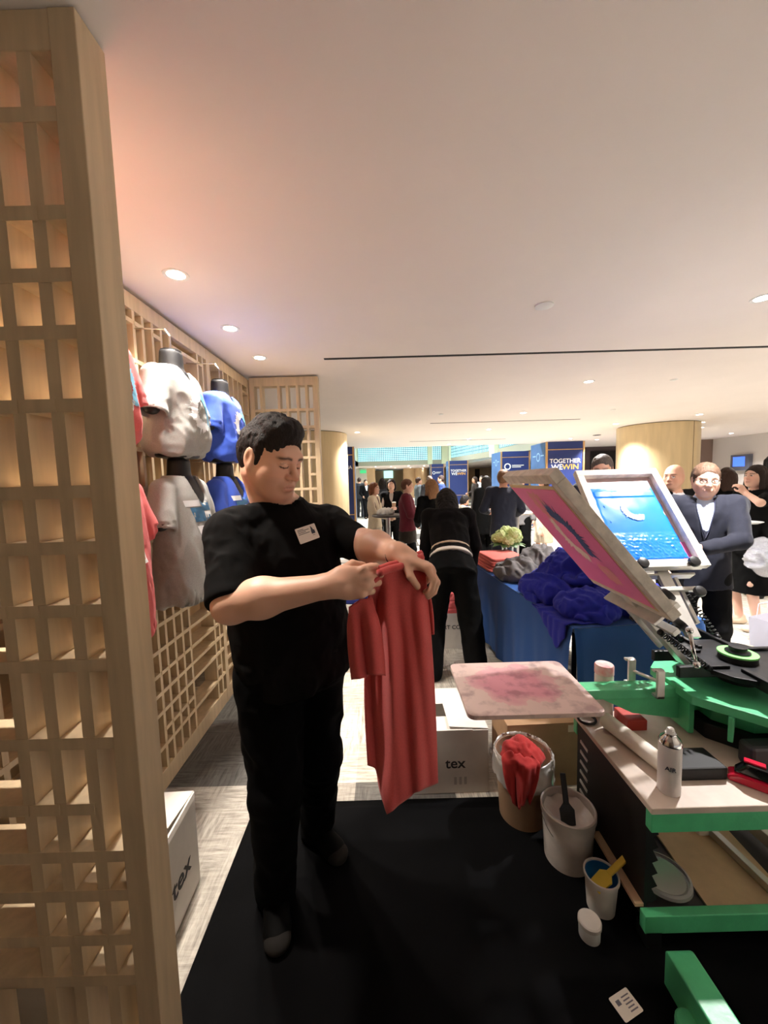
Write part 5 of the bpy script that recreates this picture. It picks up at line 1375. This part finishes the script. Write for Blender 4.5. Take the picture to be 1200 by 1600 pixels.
# --- man with glasses
J = Fig('m', 2, (4,6,0), rh=(.24,.16,.94), lh=(.03,.29,1.13), lel=(-1,-.1,-.35), rf=(.11,.02), lf=(-.11,-.02))
gm = person('man in glasses, dark suit and light blue shirt, right of the blue screen', 2.27,2.72,(-.62,-1),1.62,J,
    suit(J,suit_navy,suit_black,None,fab('pale_blue_shirt', srgb(198,214,240),.03)),('short',srgb(92,70,56)),'fair',.009,'open',{'r':dict(curl=.4),'l':dict(curl=.5)})
bm = BM()
def hp(J,x,y,z): return J.hc+J.hB@(np.array((x,y,z))*J.hs)
for q in (-1,1):
    tube(bm,[hp(J,q*.034+.021*math.cos(a),.099-.004*abs(math.cos(a))*(q*math.cos(a)>0),.001+.015*math.sin(a)) for a in [2*PI*i/18 for i in range(18)]],.0023,5,closed=True)
    tube(bm,[hp(J,q*.055,.096,.006),hp(J,q*.078,.05,.008),hp(J,q*.083,-.01,.006)],.0016,5)
tube(bm,[hp(J,-.013,.1,.004),hp(J,0,.104,.006),hp(J,.013,.1,.004)],.0016,5)
obj('glasses', bm, mat('dark_glasses', srgb(30,22,20), .3), gm, smooth=True)
bm = BM(); tube(bm,[J.neck+np.array(p) for p in ((-.055,.06,-.01),(-.05,.115,-.10),(-.02,.14,-.24),(0,.145,-.30),(.02,.14,-.24),(.05,.115,-.10),(.055,.06,-.01))],.004,5); obj('lanyard', bm, mat('navy_cord', srgb(30,34,60), .6), gm, smooth=True)
bm = BM()
for q in (-1,1):
    pts=[J.neck+np.array(p) for p in ((q*.012,.082,-.055),(q*.062,.045,.02),(q*.085,.055,-.05),(q*.05,.108,-.105))]
    v=[bm.verts.new(p) for p in pts]; bm.faces.new(v)
    bmesh.ops.solidify(bm, geom=[bm.faces[-1]] if False else list(bm.faces)[-1:], thickness=.004)
obj('shirt_collar', bm, fab('pale_blue_shirt', (1,1,1)), gm)
# --- bald man
J = Fig('m',0,(-52,0,0),rh=(.20,.30,1.05),lh=(-.24,.1,.92))
person('bald man in a white shirt and black jacket, before the wide column', 2.66,3.5,(-.1,-1),1.63,J,suit(J,suit_black,suit_black),('bald',srgb(110,84,66)),'light',.010,'open')
# --- man hidden by the blue screen, only the top of his head shows
J = Fig('m',0,(20,14,0))
person('man with greying hair, only his forehead showing above the blue ink screen', 1.93,3.4,(-.8,-.6),1.735,J,suit(J,dk_grey,suit_black),('short',srgb(96,86,80)),'light',.011,'down')
# --- woman with long brown hair seen from behind
J = Fig('f',0,(0,0,0),rh=(.2,.25,1.1))
person('brown-haired woman seen from behind, just right of the man with glasses', 4.02,4.5,(.3,1),1.60,J,[('top',jacket_sdf(J,True,.016,.80,1.9,0,False),black_cl,WK),('trousers',legs_sdf(J,.014),black_cl,WK),('shoes',shoes_sdf(J),shoe_blk,None)],('long',srgb(54,36,28)),'light',.012,'open',female=True)
# --- woman at the right edge
J = Fig('f',0,(8,-4,0),rh=(.13,.30,1.10),lh=(-.07,.17,1.46),lel=(-1,.3,-.4),rel=(1,-.2,-.3))
wr = person('woman in a black dress at the right edge, resting her chin on her hand', 3.60,3.72,(-1,-.02),1.61,J,[('dress_top',jacket_sdf(J,True,.014,.80,.75,0,False),black_cl,WK),('skirt',skirt_sdf(J,.40,.21,.18),black_cl,WK),('shoes',shoes_sdf(J),shoe_beige,None)],('long',srgb(42,30,26)),'fair',.009,'open',{'r':dict(curl=.5),'l':dict(curl=.6,d=(.3,.35,.8))},female=True)
# --- dark haired person at the right edge behind
J = Fig('f',0,(0,0,0)); person('black-haired person at the far right edge, behind the woman resting her chin', 4.62,4.55,(.2,1),1.74,J,[('top',jacket_sdf(J,True,.016,.80,1.9,0,False),black_cl,WK),('trousers',legs_sdf(J,.014),black_cl,WK),('shoes',shoes_sdf(J),shoe_blk,None)],('bob',srgb(20,16,15)),'light',.014,'open',female=True)
# --- bending woman
J = Fig('f',44,(6,16,0),rh=(.20,.46,.78),lh=(-.20,.46,.72),rf=(.19,-.05),lf=(-.17,.02),rel=(1,0,.3),lel=(-1,0,.3))
bw = person('woman in black bending forward beside the blue table, seen from behind', .50,2.86,(.10,1),1.68,J,
   [('top',jacket_sdf(J,True,.024,1.02,1.95,0,False),fab('black_knit', srgb(13,11,11)),(9,.012,3.,(1,1,.6))),('trousers',legs_sdf(J,.034),black_cl,WK),('shoes',shoes_sdf(J),shoe_blk,None)],('back',srgb(9,6,6)),'fair',.010,'down',{'r':dict(curl=.4),'l':dict(curl=.4)},female=True)
base = J.pel+J.R@np.array((0,0,-.07))
S = SDF(); S.loft(base,J.neck,J.R[:,0],[(.225,.172,.136),(.275,.166,.132)],k=.01); V,Q=S.mesh(.008); np_mesh('belt', V,Q, mat('white_belt', srgb(226,218,206), .5), bw)
S = SDF(); S.loft(base,J.neck,J.R[:,0],[(.34,.156,.122),(.37,.156,.122)],k=.01); V,Q=S.mesh(.008); np_mesh('top_trim', V,Q, mat('skin_trim', srgb(200,176,150), .6), bw)
# --- group at the cocktail table
R_ = .015
J = Fig('f',0,(-10,0,0),rh=(.14,.30,1.06),lh=(-.16,.28,1.05)); person('auburn-haired woman in a cream jacket and long beige skirt', -.16,6.55,(1,-.28),1.53,J,[('jacket',jacket_sdf(J,True,.024,.86,1.9,.01,.12),cream,WK),('blouse',jacket_sdf(J,True,.008,.95,.9,0,False),fab('dark_red_blouse', srgb(80,24,30)),None),('skirt',skirt_sdf(J,.10,.235,.20),beige_skirt,(9,.012,2,(1,1,.2))),('shoes',shoes_sdf(J),shoe_blk,None)],('shoulder',srgb(128,78,52)),'fair',R_,female=True)
J = Fig('f',0,(0,0,0),rh=(.12,.26,1.12),lh=(-.10,.28,1.16)); person('woman with dark hair in a black suit facing the camera behind the cocktail table', .15,7.1,(-.1,-1),1.58,J,[('jacket',jacket_sdf(J,True,.022,.80,1.9,.01,True),suit_black,WK),('blouse',jacket_sdf(J,True,.008,.95,.9,0,False),fab('grey_blouse', srgb(190,180,176)),None),('trousers',legs_sdf(J,.02),suit_black,WK),('shoes',shoes_sdf(J),shoe_blk,None)],('shoulder',srgb(36,24,22)),'fair',R_,female=True)
J = Fig('f',0,(0,2,0),rh=(.14,.30,1.06),lh=(-.12,.33,1.12)); person('woman in a burgundy sweater and black tights holding a cup', .36,5.95,(1,-.12),1.57,J,[('sweater',jacket_sdf(J,True,.034,.86,1.85,.02,False,.012),burgundy,WK),('shorts',skirt_sdf(J,.66,.19,.16),dolive,WK),('tights',legs_sdf(J,.006),tights,None),('shoes',shoes_sdf(J),shoe_blk,None)],('short',srgb(96,62,46)),'fair',R_,female=True)
J = Fig('f',0,(15,0,0),rh=(.18,.22,1.06),lh=(-.16,.20,1.04)); person('woman with light brown hair, black top and mauve trousers, seen from behind', .64,5.1,(-.25,1),1.56,J,[('top',jacket_sdf(J,True,.026,.84,1.9,.01,False),black_cl,WK),('trousers',legs_sdf(J,.022,flare=.02),mauve,WK),('shoes',shoes_sdf(J),shoe_blk,None)],('long',srgb(142,104,72)),'fair',R_,female=True)
J = Fig('f',0,(0,0,0)); person('person with long black hair in a dark grey coat behind the cocktail table', -.02,9.2,(.3,1),1.61,J,[('coat',jacket_sdf(J,True,.03,.62,1.95,.02,False),dk_grey,WK),('trousers',legs_sdf(J,.014),suit_black,None),('shoes',shoes_sdf(J),shoe_blk,None)],('long',srgb(22,18,18)),'light',.018,female=True)
# --- far figures
def far_suit(lb,X,Y,face,h,js,ts,hair,hd=(0,0,0),ss=None,**k):
    J = Fig('m',0,hd,rh=(.22,.20,1.0),lh=(-.22,.14,.95),**k); return person(lb,X,Y,face,h,J,suit(J,js,ts,ss),hair,'light',.019)
far_suit('man in a dark grey suit at the far left of the lobby, back turned',-1.02,16.5,(.2,1),1.70,dk_grey,dk_grey,('short',srgb(60,46,38)))
far_suit('man in a black suit walking in the far lobby, beside the dark grey suit',-.72,15.8,(.4,-1),1.60,suit_black,suit_black,('short',srgb(44,32,28)),rf=(.10,.16),lf=(-.10,-.14))
far_suit('man in a light grey suit in front of the far wood wall, facing right',1.10,12.0,(1,.2),1.61,suit_grey,suit_grey,('short',srgb(70,48,36)))
far_suit('grey-haired man behind the woman with light brown hair',1.30,10.8,(-.2,1),1.64,dk_grey,suit_black,('crop',srgb(120,104,96)))
far_suit('man in a blue suit beside the farthest sign pillar',1.72,11.4,(-1,.3),1.65,suit_blue,suit_blue,('short',srgb(50,36,30)))
J = Fig('f',0,(0,0,0),rh=(.12,.26,1.1)); person('woman in a long dark dress standing by the far door, holding a tray', 3.24,13.6,(-1,-.2),1.59,J,[('dress_top',jacket_sdf(J,True,.02,.82,1.9,0,False),fab('dark_brown_dress', srgb(44,34,30)),WK),('skirt',skirt_sdf(J,.12,.22,.18),fab('dark_brown_dress', (1,1,1)),WK),('shoes',shoes_sdf(J),shoe_blk,None)],('shoulder',srgb(60,42,32)),'light',.018,female=True)
far_suit('person in a white shirt in front of the far beige wall',3.78,14.8,(-.6,-1),1.61,sh_white,suit_black,('short',srgb(60,50,46)))
J = Fig('f',0,(0,0,0)); person('woman with long black hair and coat, left of the man in navy', 1.90,7.1,(-.1,1),1.59,J,[('coat',jacket_sdf(J,True,.045,.58,1.95,.03,False,.01),black_cl,WK),('trousers',legs_sdf(J,.03,flare=.03),black_cl,WK),('shoes',shoes_sdf(J),shoe_blk,None)],('long',srgb(28,22,20)),'light',.015,female=True)
J = Fig('m',0,(-14,-8,0),rh=(.20,.26,1.05),lh=(-.22,.22,1.1),rf=(.10,-.30),lf=(-.08,.14),heel=(.12,0)); nm_ = person('man in a navy suit and tan shoes walking away, left of the pink screen', 1.70,5.45,(.25,1),1.66,J,suit(J,suit_navy,suit_navy,shoe_tan,hem=.74),('short',srgb(126,92,66)),'tan',.013)
J = Fig('m',0,(0,0,0),rh=(.2,.28,1.06)); person('person in a grey top and wide black trousers, mostly hidden by the pink screen', 2.36,6.6,(-.6,-1),1.6,J,[('top',jacket_sdf(J,False,.03,.80,1.9,.01,False),fab('grey_top', srgb(120,118,118)),WK),('trousers',legs_sdf(J,.035,flare=.04),black_cl,WK),('shoes',shoes_sdf(J),shoe_blk,None)],('short',srgb(40,30,26)),'light',.016)
J = Fig('f',0,(0,0,0),rh=(.2,.28,1.06)); person('person in a cream dress and black shoes behind the pink screen', 3.0,7.2,(-1,-.3),1.58,J,[('dress_top',jacket_sdf(J,True,.02,.82,1.9,0,False),cream,WK),('skirt',skirt_sdf(J,.34,.21,.18),cream,WK),('shoes',shoes_sdf(J),shoe_blk,None)],('long',srgb(80,56,40)),'light',.016,female=True)
# seated person
J = Fig('f',12,(0,12,0),rh=(.14,.36,1.0),lh=(-.14,.36,1.0)); 
J.hr = np.array((.09,.0,.92)); J.hl = np.array((-.09,.0,.92)); J.kr = np.array((.11,.43,.94)); J.kl = np.array((-.11,.43,.94)); J.ar = np.array((.11,.46,.53)); J.al = np.array((-.11,.46,.53)); J.toer = J.ar+np.array((.02,.15,-.055)); J.toel = J.al+np.array((-.02,.15,-.055))
sp_ = person('seated black-haired person in a pale grey jacket before the distant sign pillar', 1.66,8.6,(1,.1),1.62,J,[('jacket',jacket_sdf(J,True,.024,.84,1.9,0,False),fab('pale_grey_jacket', srgb(170,164,150)),WK),('trousers',legs_sdf(J,.016),dk_grey,WK),('shoes',shoes_sdf(J),shoe_blk,None)],('bob',srgb(20,16,16)),'light',.016,female=True)
sp_.location.z = -.42
st_ = thing('lounge_stool','low pale upholstered stool under the seated person in grey','stool',(1.66,8.6,0))
bm = BM(); prism(bm,rrect(-.26,-.24,.26,.24,.06),.04,.34); obj('seat', bm, fab('pale_upholstery', srgb(190,186,178)), st_, bevel=.02)
for x in (-.2,.2):
    for y in (-.18,.18):
        bm = BM(); cyl(bm,(x,y,0),(x,y,.05),.02); obj('leg', bm, dkmetal, st_)
# held things
def held_cup(lb,x,y,z,m,r=.036,h=.11):
    t = thing('paper_cup',lb,'cup',(x,y,z)); bm = BM(); lathe(bm,[(r*.75,0),(r,h)],18); obj('cup', bm, m, t, auto=.6); bm = BM(); lathe(bm,[(r*1.05,h),(r*1.05,h+.012),(r*.8,h+.018)],18); obj('lid', bm, white_plastic, t, auto=.6)
held_cup('white-lidded paper cup held by the woman in the black suit',.18,6.83,1.04,mat('kraft_cup', srgb(176,140,112), .6))
held_cup('clear cup held up by the woman in the burgundy sweater',.68,5.82,1.0,mat('pale_cup', srgb(206,186,186), .4))
hb = thing('handbag','black handbag standing on the floor by the cocktail table pedestal','handbag',(.02,5.86,.122))
bm = BM(); prism(bm,rrect(-.11,-.12,.11,.13,.03),-.05,.05,frameM((0,0,0),(1,0,0),(0,0,1))); obj('bag', bm, shoe_blk, hb, bevel=.01); bm = BM(); tube(bm,[(-.07,0,.12),(-.05,0,.28),(0,0,.34),(.05,0,.28),(.07,0,.12)],.006,6); obj('strap', bm, shoe_blk, hb)
pl = BM(); lathe(pl,[(.0001,.0),(.06,.0),(.10,.016),(.101,.020),(.06,.005),(.0001,.005)],32,cap0=False,cap1=False); o = obj('white_plate', pl, white_plastic, auto=.7); o.location=(3.40,3.55,1.06); tag(o,'white plate held by the woman at the right edge','plate')
# silver bag and shopping bag on the right
silver = mat('silver_sequins', srgb(196,198,206), .25, metal=.75, noise=.3, nscale=160, bump=.8, bscale=260)
o = crumple('silver_bag','silver sequined bag carried at the right edge, under the white plate','bag',(3.45,3.42,.66),(.13,.10,.17),silver,41,.035,9,res=.009,flat=False)
def sbag():
    t = thing('shopping_bag','white paper shopping bag on the floor at the right edge','shopping bag',(3.42,3.30,.0),.3)
    bm = BM(); a = [bm.verts.new(p) for p in ((-.17,-.07,0),(.17,-.07,0),(.17,.07,0),(-.17,.07,0))]; b=[bm.verts.new(p) for p in ((-.19,-.08,.26),(.19,-.08,.26),(.19,.08,.26),(-.19,.08,.26))]
    bm.faces.new(a[::-1])
    for i in range(4): j=(i+1)%4; bm.faces.new((a[i],a[j],b[j],b[i]))
    bmesh.ops.solidify(bm, geom=list(bm.faces), thickness=.004); obj('bag', bm, mat('bag_white', srgb(226,226,236), .6), t)
    for y in (-.08,.08):
        bm = BM(); tube(bm,[(-.08,y,.24),(-.06,y,.36),(.06,y,.36),(.08,y,.24)],.004,6); obj('handle', bm, mat('bag_white', (1,1,1)), t)
sbag()
# ================================================================== THE WORKER FOLDING A SHIRT
fw = nrm((.64,-.77,0)); rt = np.array((fw[1],-fw[0],0.)); up = np.array((0,0,1.))
class WJ: pass
W = WJ()
W.R = np.stack([rt,fw,up],1)
W.pel = np.array((-.345,1.335,.95)); W.neck = np.array((-.365,1.315,1.505))
W.sr = np.array((-.478,1.205,1.405)); W.sl = np.array((-.215,1.450,1.392))
W.er = np.array((-.430,1.055,1.228)); W.wr = np.array((-.150,1.01,1.282))
W.el = np.array((-.060,1.315,1.335)); W.wl = np.array((.040,1.10,1.345))
W.hr = W.pel+rt*.09-up*.02; W.hl = W.pel-rt*.09-up*.02
W.kr = np.array((-.405,1.26,.50)); W.ar = np.array((-.445,1.315,.088)); W.toer = np.array((-.40,1.175,.032))
W.kl = np.array((-.285,1.43,.50)); W.al = np.array((-.335,1.575,.088)); W.toel = np.array((-.245,1.475,.032))
h = nrm((.88,-.475,0)); hr_ = np.array((h[1],-h[0],0.)); pit = math.radians(20)
hf = h*math.cos(pit)-up*math.sin(pit); hu = h*math.sin(pit)+up*math.cos(pit)
W.hB = np.stack([hr_,hf,hu],1); W.hc = np.array((-.358,1.252,1.640)); W.hs = 1.03
worker = thing('person','man in a black T-shirt and black trousers holding up a red shirt in the booth','person',(-.36,1.34,0))
def W_(o):
    o.parent = worker; o.matrix_parent_inverse = Matrix.Translation((.36,-1.34,0)); return o
tone = srgb(224,176,150); browc = srgb(34,24,20)
S = SDF()
S.loft(W.pel-up*.07,W.neck,rt,[(0,.160,.115),(.3,.155,.115),(.62,.168,.112),(.80,.150,.095),(.90,.105,.07),(1,.066,.060)],k=.03)
for sh,el,wr_ in ((W.sr,W.er,W.wr),(W.sl,W.el,W.wl)):
    S.cap(W.neck*.25+sh*.75-up*.03,sh,.040,.048,k=.03)
    S.cap(sh,el,.050,.050,k=.03)
    m_ = el+(wr_-el)*.30; S.cap(el,m_,.050,.054,k=.03); S.cap(m_,wr_,.052,.031,k=.03)
    S.ell(el+(el-(sh+wr_)/2)*.08,(.046,.046,.046),k=.02)
for hp_,kn,an,to in ((W.hr,W.kr,W.ar,W.toer),(W.hl,W.kl,W.al,W.toel)):
    S.cap(hp_,kn,.085,.056,k=.04); S.cap(kn,an,.056,.038,k=.02); S.cap(an-up*.05,to-up*.004,.026,.02,k=.01)
S.cap(W.neck-up*.05,W.hc+W.hB@np.array((0,-.040,-.05)),.066,.056,k=.03)
S.cap(W.neck+rt*.055-up*.015,W.hc+W.hB@np.array((.03,-.04,-.06)),.020,.024,k=.04); S.cap(W.neck-rt*.055-up*.015,W.hc+W.hB@np.array((-.03,-.04,-.06)),.020,.024,k=.04)
head_sdf(S,W.hc,W.hB,W.hs,False,True)
# right hand: fist, back of the hand to the camera, thumb on top
hand_sdf(S,W.wr,(1,-.02,.10),(.12,1,-.05),(0,0,1),(1.0,1.03,1.06,1.1),1.10,thumb=1.0,tws=(.42,1.45,.95))
# left hand: reaches over the cloth, fingers closed down on it
hand_sdf(S,W.wl,(.74,-.22,-.36),(-.45,-.05,-.88),(-.1,-1,.15),(.62,.66,.7,.74),1.08,thumb=.75,tws=(.8,1.1,.7))
V,Q = S.mesh(.0034, zres=[(.85,.012),(1.12,.008)])
W_(np_mesh('body',V,Q,SKIN_M,None,color=head_paint(W.hc,W.hB,W.hs,tone,browc,srgb(190,120,106),'down',.4)))
# hair
V,Q,w = hair_sdf(W.hc,W.hB,W.hs,'quiff',.004)
w1 = wrinkle(55,.0045,1.,(1,1,.5)); w2 = wrinkle(18,.007,4.,(1,1,1))
W_(np_mesh('hair',V,Q,mat('worker_hair', srgb(26,19,16), .6, noise=.35, spec=.3, nscale=90, stretch=(2,2,.6), bump=.5, bscale=150),None,disp=lambda P: w1(P)+w2(P)*np.clip((P[:,2]-W.hc[2])/.06,0,1)))
# T-shirt
S = SDF(); tb_ = W.pel-up*.07
for sh,el,fr,ra,rb in ((W.sr,W.er,.88,.070,.077),(W.sl,W.el,.86,.066,.063)):
    S.cap(W.neck*.35+sh*.65-up*.012,sh,.054,.066,k=.05); e = sh+(el-sh)*fr; S.cap(sh-up*.01,e-up*.012,ra,rb,k=.05)
    d = nrm(el-sh); S.plane(e+d*.03,d,e-.15,e+.15,k=.006)
S.loft(tb_,W.neck,rt,[(-.01,.205,.165,-.01),(.2,.207,.165,-.015),(.45,.205,.158,-.01),(.68,.205,.148),(.80,.190,.128),(.90,.140,.10),(.985,.080,.072)],k=.03)
S.cap(W.neck-up*.02+fw*.012,W.neck+up*.1,.064,.080,k=.008,op='s')
S.loft(tb_-up*.06,tb_+up*.10,rt,[(0,.195,.155,-.01),(1,.19,.15,-.01)],k=.005,op='s')
V,Q = S.mesh(.006)
tee_m = mat('black_tee', srgb(10,9,9), .9, noise=.1, nscale=200, bump=.2, bscale=900, spec=.12)
a1 = wrinkle(7,.014,3.,(1,1,.8)); a2 = wrinkle(17,.006,8.,(1,1,.7))
def teed(P):
    m = np.ones(len(P))
    for sh,el,fr in ((W.sr,W.er,.88),(W.sl,W.el,.84)):
        d = nrm(el-sh); e = sh+(el-sh)*fr; t = (P-e)@d; r = np.linalg.norm((P-e)-t[:,None]*d,axis=1)
        m = np.where((r<.12)&(t>-.09), np.clip(-(t-.0)/.09,.08,1)*1., m)
    return (a1(P)+a2(P))*m
tee = W_(np_mesh('t_shirt',V,Q,tee_m,None,disp=teed))
S = SDF(); 
bm = BM(); tube(bm,[W.neck+up*(-.012+.0)+fw*.012+rt*.074*math.cos(a)+fw*.076*math.sin(a)-up*(.028*max(0,math.sin(a))) for a in [2*PI*i/40 for i in range(40)]],.0085,8,closed=True); W_(obj('neckband', bm, tee_m, None, smooth=True))
# trousers
S = SDF(); S.loft(tb_-up*.03,W.neck,rt,[(0,.178,.132,-.005),(.25,.168,.125,-.005)],k=.03)
for hp_,kn,an in ((W.hr,W.kr,W.ar),(W.hl,W.kl,W.al)):
    S.cap(hp_-up*.02,kn,.108,.086,k=.04); S.cap(kn,an-up*.045,.084,.066,k=.03)
V,Q = S.mesh(.009)
W_(np_mesh('trousers',V,Q,mat('black_trousers', srgb(5,5,6), .9, bump=.15, bscale=500, spec=.08),None,disp=wrinkle(9,.016,5.,(1,1,.8))))
S = shoes_sdf(W); V,Q = S.mesh(.006)
shoes = W_(np_mesh('shoes',V,Q,mat('dark_sneaker', srgb(4,4,4), .7, spec=.1),None))
for an,to in ((W.ar,W.toer),(W.al,W.toel)):
    S = SDF(); g = nrm((to[0]-an[0],to[1]-an[1],0)); B = np.stack([np.array((g[1],-g[0],0)),g,up],1)
    S.ell((an[0]+g[0]*.155,an[1]+g[1]*.155,.032),(.045,.045,.030),B,k=.01)
    S.plane((an[0],an[1],.004),(0,0,-1),(an[0]-.4,an[1]-.4,-.1),(an[0]+.4,an[1]+.4,.005),k=.003)
    V,Q = S.mesh(.006); o = np_mesh('toe_cap',V,Q,mat('grey_rubber', srgb(40,38,36), .7, spec=.1),shoes); o['label']='grey rubber toe cap'
# bracelet and badge
bd = nrm(W.wl-W.el); bx_ = nrm(np.cross(bd,up)); by_ = np.cross(bx_,bd); bc_ = W.wl-bd*.012
bm = BM(); tube(bm,[bc_+bx_*.0345*math.cos(a)+by_*.0335*math.sin(a)+bd*.004*math.sin(a) for a in [2*PI*i/28 for i in range(28)]],.0045,8,closed=True); o = W_(obj('bracelet', bm, mat('black_rubber', (1,1,1)), None, smooth=True)); o['label']='black bracelet'
tr = BVHTree.FromPolygons([v.co for v in tee.data.vertices],[p.vertices[:] for p in tee.data.polygons])
def onchest(px,py):
    o = Vector((0,0,CAM_H)); hit = tr.ray_cast(o, ray(px,py).normalized()); return hit[0], hit[1]
C0 = [onchest(*p)[0] for p in ((457,829),(488,819),(496.5,841),(467,852))]
nb = (C0[1]-C0[0]).cross(C0[3]-C0[0]).normalized()
if nb.dot(Vector((0,0,CAM_H))-C0[0]) < 0: nb = -nb
cen = sum(C0,Vector())/4; ex = ((C0[1]-C0[0])+(C0[2]-C0[3])).normalized(); ey = nb.cross(ex)
bw_ = .5*((C0[1]-C0[0]).length+(C0[2]-C0[3]).length); bh_ = .5*((C0[3]-C0[0]).length+(C0[2]-C0[1]).length)
Mb = frameM(cen+nb*.012, ex, ey)
badge = thing('name_badge','white printed name badge stuck on the worker\'s black T-shirt','badge',(0,0,0)); badge.matrix_world = Mb
bm = BM(); prism(bm,rrect(-bw_/2,-bh_/2,bw_/2,bh_/2,.003),-.0006,.0006); obj('card', bm, mat('badge_white', srgb(238,230,220), .5), badge)
gp = mat('badge_ink', srgb(112,108,108), .6)
bm = BM()
for i,(x1,z) in enumerate(((.30,.36),(.55,.27),(.38,.17),(.55,.07))): box(bm,(-bw_*.42,bh_*(z-.03),.0006),(-bw_*.42+bw_*x1,bh_*(z+.015),.0010))
box(bm,(bw_*.22,-bh_*.22,.0006),(bw_*.34,-bh_*.19,.001)); obj('printed_lines', bm, gp, badge)
bm = BM(); box(bm,(bw_*.2,-bh_*.12,.0006),(bw_*.38,bh_*.12,.0010)); prism(bm,[(bw_*.22,bh_*.12),(bw_*.33,bh_*.12),(bw_*.29,bh_*.3),(bw_*.24,bh_*.42)],.0006,.0010); obj('printed_emblem', bm, mat('badge_dark', srgb(52,54,66), .6), badge)
# ---------------------------------------------------------------- the red T-shirt in his hands
held = thing('red_t_shirt','coral red T-shirt held up by the worker, hanging from both hands','t-shirt',(0,0,0))
held_m = mat('held_red_jersey', srgb(208,88,86), .9, noise=.06, nscale=250, bump=.22, bscale=800, sheen=.2, spec=.2)
def lin(P,u):
    for (u0,*a),(u1,*b) in zip(P,P[1:]):
        if u<=u1: f=(u-u0)/(u1-u0+1e-9); return [x+(y-x)*f for x,y in zip(a,b)]
    return P[-1][1:]
hemP=[(0,574,1194),(.1,586,1200),(.2,596,1238),(.28,606,1272),(.4,621,1257),(.6,645,1240),(.8,664,1230),(1,683,1222)]
topP=[(0,580,908),(.25,598,892),(.5,620,888),(.75,640,880),(1,662,873)]
sst = lambda a,b,x: (lambda t: t*t*(3-2*t))(min(1,max(0,(x-a)/(b-a))))
def bodyf(u,v):
    x0,y0 = lin(topP,u); x1,y1 = lin(hemP,u)
    x = x0+(x1-x0)*v; y = y0+(y1-y0)*v
    x += (-8*math.sin(PI*v)*(1-u)**2 + 3*math.sin(PI*v)*u) - 6*math.exp(-((v-.18)/.1)**2)*(1-u)
    Y = 1.005+.085*u
    Y += .060*(1-sst(.16,.34,u-.06*math.sin(v*3)))*sst(0,.15,v)
    Y += (.010*math.sin(u*13+v*1.5)+.006*math.sin(u*27-v*3+1))*sst(.0,.3,v) + .010*mnoise.noise(Vector((u*4,v*3,2)))
    return atY(x,y,Y)
def addsheet(nm, f, nu, nv, th=.005):
    bm = BM(); grid_mesh(bm,f,nu,nv,th); return obj(nm,bm,held_m,held,smooth=True)
addsheet('body',bodyf,64,80)
slP_t=[(0,545,948),(.5,563,936),(1,582,934)]; slP_b=[(0,551,1061),(.42,574,1058),(.5,576,1053),(1,601,1055)]
def sleevef(u,v):
    x0,y0=lin(slP_t,u); x1,y1=lin(slP_b,u); x=x0+(x1-x0)*v-3*math.sin(PI*v)*(1-u)+4*math.sin(PI*v)*u; y=y0+(y1-y0)*v
    return atY(x,y,1.015-.035*math.exp(-((u-.72)/.2)**2)*sst(0,.4,v)-.03*math.exp(-((u-.18)/.16)**2)*sst(0,.4,v)+.02*sst(0,.3,v))
addsheet('sleeve',sleevef,30,30)
srt=[(0,655,915),(1,670,918)]; srb=[(0,662,996),(1,678,990)]
def sleeve2(u,v):
    x0,y0=lin(srt,u); x1,y1=lin(srb,u); return atY(x0+(x1-x0)*v+2*math.sin(PI*v)*u,y0+(y1-y0)*v,1.115+.02*math.sin(u*5)+.01*v)
addsheet('sleeve',sleeve2,12,20)
nb_=[]
for i in range(21):
    u=i/20; x,y=lin([(0,592,894),(.3,607,888),(.6,628,883),(.85,648,873),(1,660,868)],u); nb_.append(atY(x,y+1.5,1.0+.085*u))
bm = BM(); tube(bm,nb_,[.011]*21,8); tube(bm,[p+Vector((0,.02,.006)) for p in nb_],[.010]*21,8); obj('neckband',bm,held_m,held,smooth=True)
# ================================================================== LIGHT AND VIEW
w = bpy.data.worlds.new('world'); scene.world = w; w.use_nodes = True
bg = w.node_tree.nodes['Background']; bg.inputs['Color'].default_value = (1,.93,.87,1); bg.inputs['Strength'].default_value = WORLD
scene.view_settings.view_transform = 'Standard'; scene.view_settings.look = 'None'
scene.view_settings.exposure = EXPO; scene.view_settings.gamma = 1; scene.view_settings.use_curve_mapping = False
scene.cycles.use_denoising = True
scene.cycles.max_bounces = 8; scene.cycles.diffuse_bounces = 5; scene.cycles.transparent_max_bounces = 12
scene.cycles.sample_clamp_indirect = 6
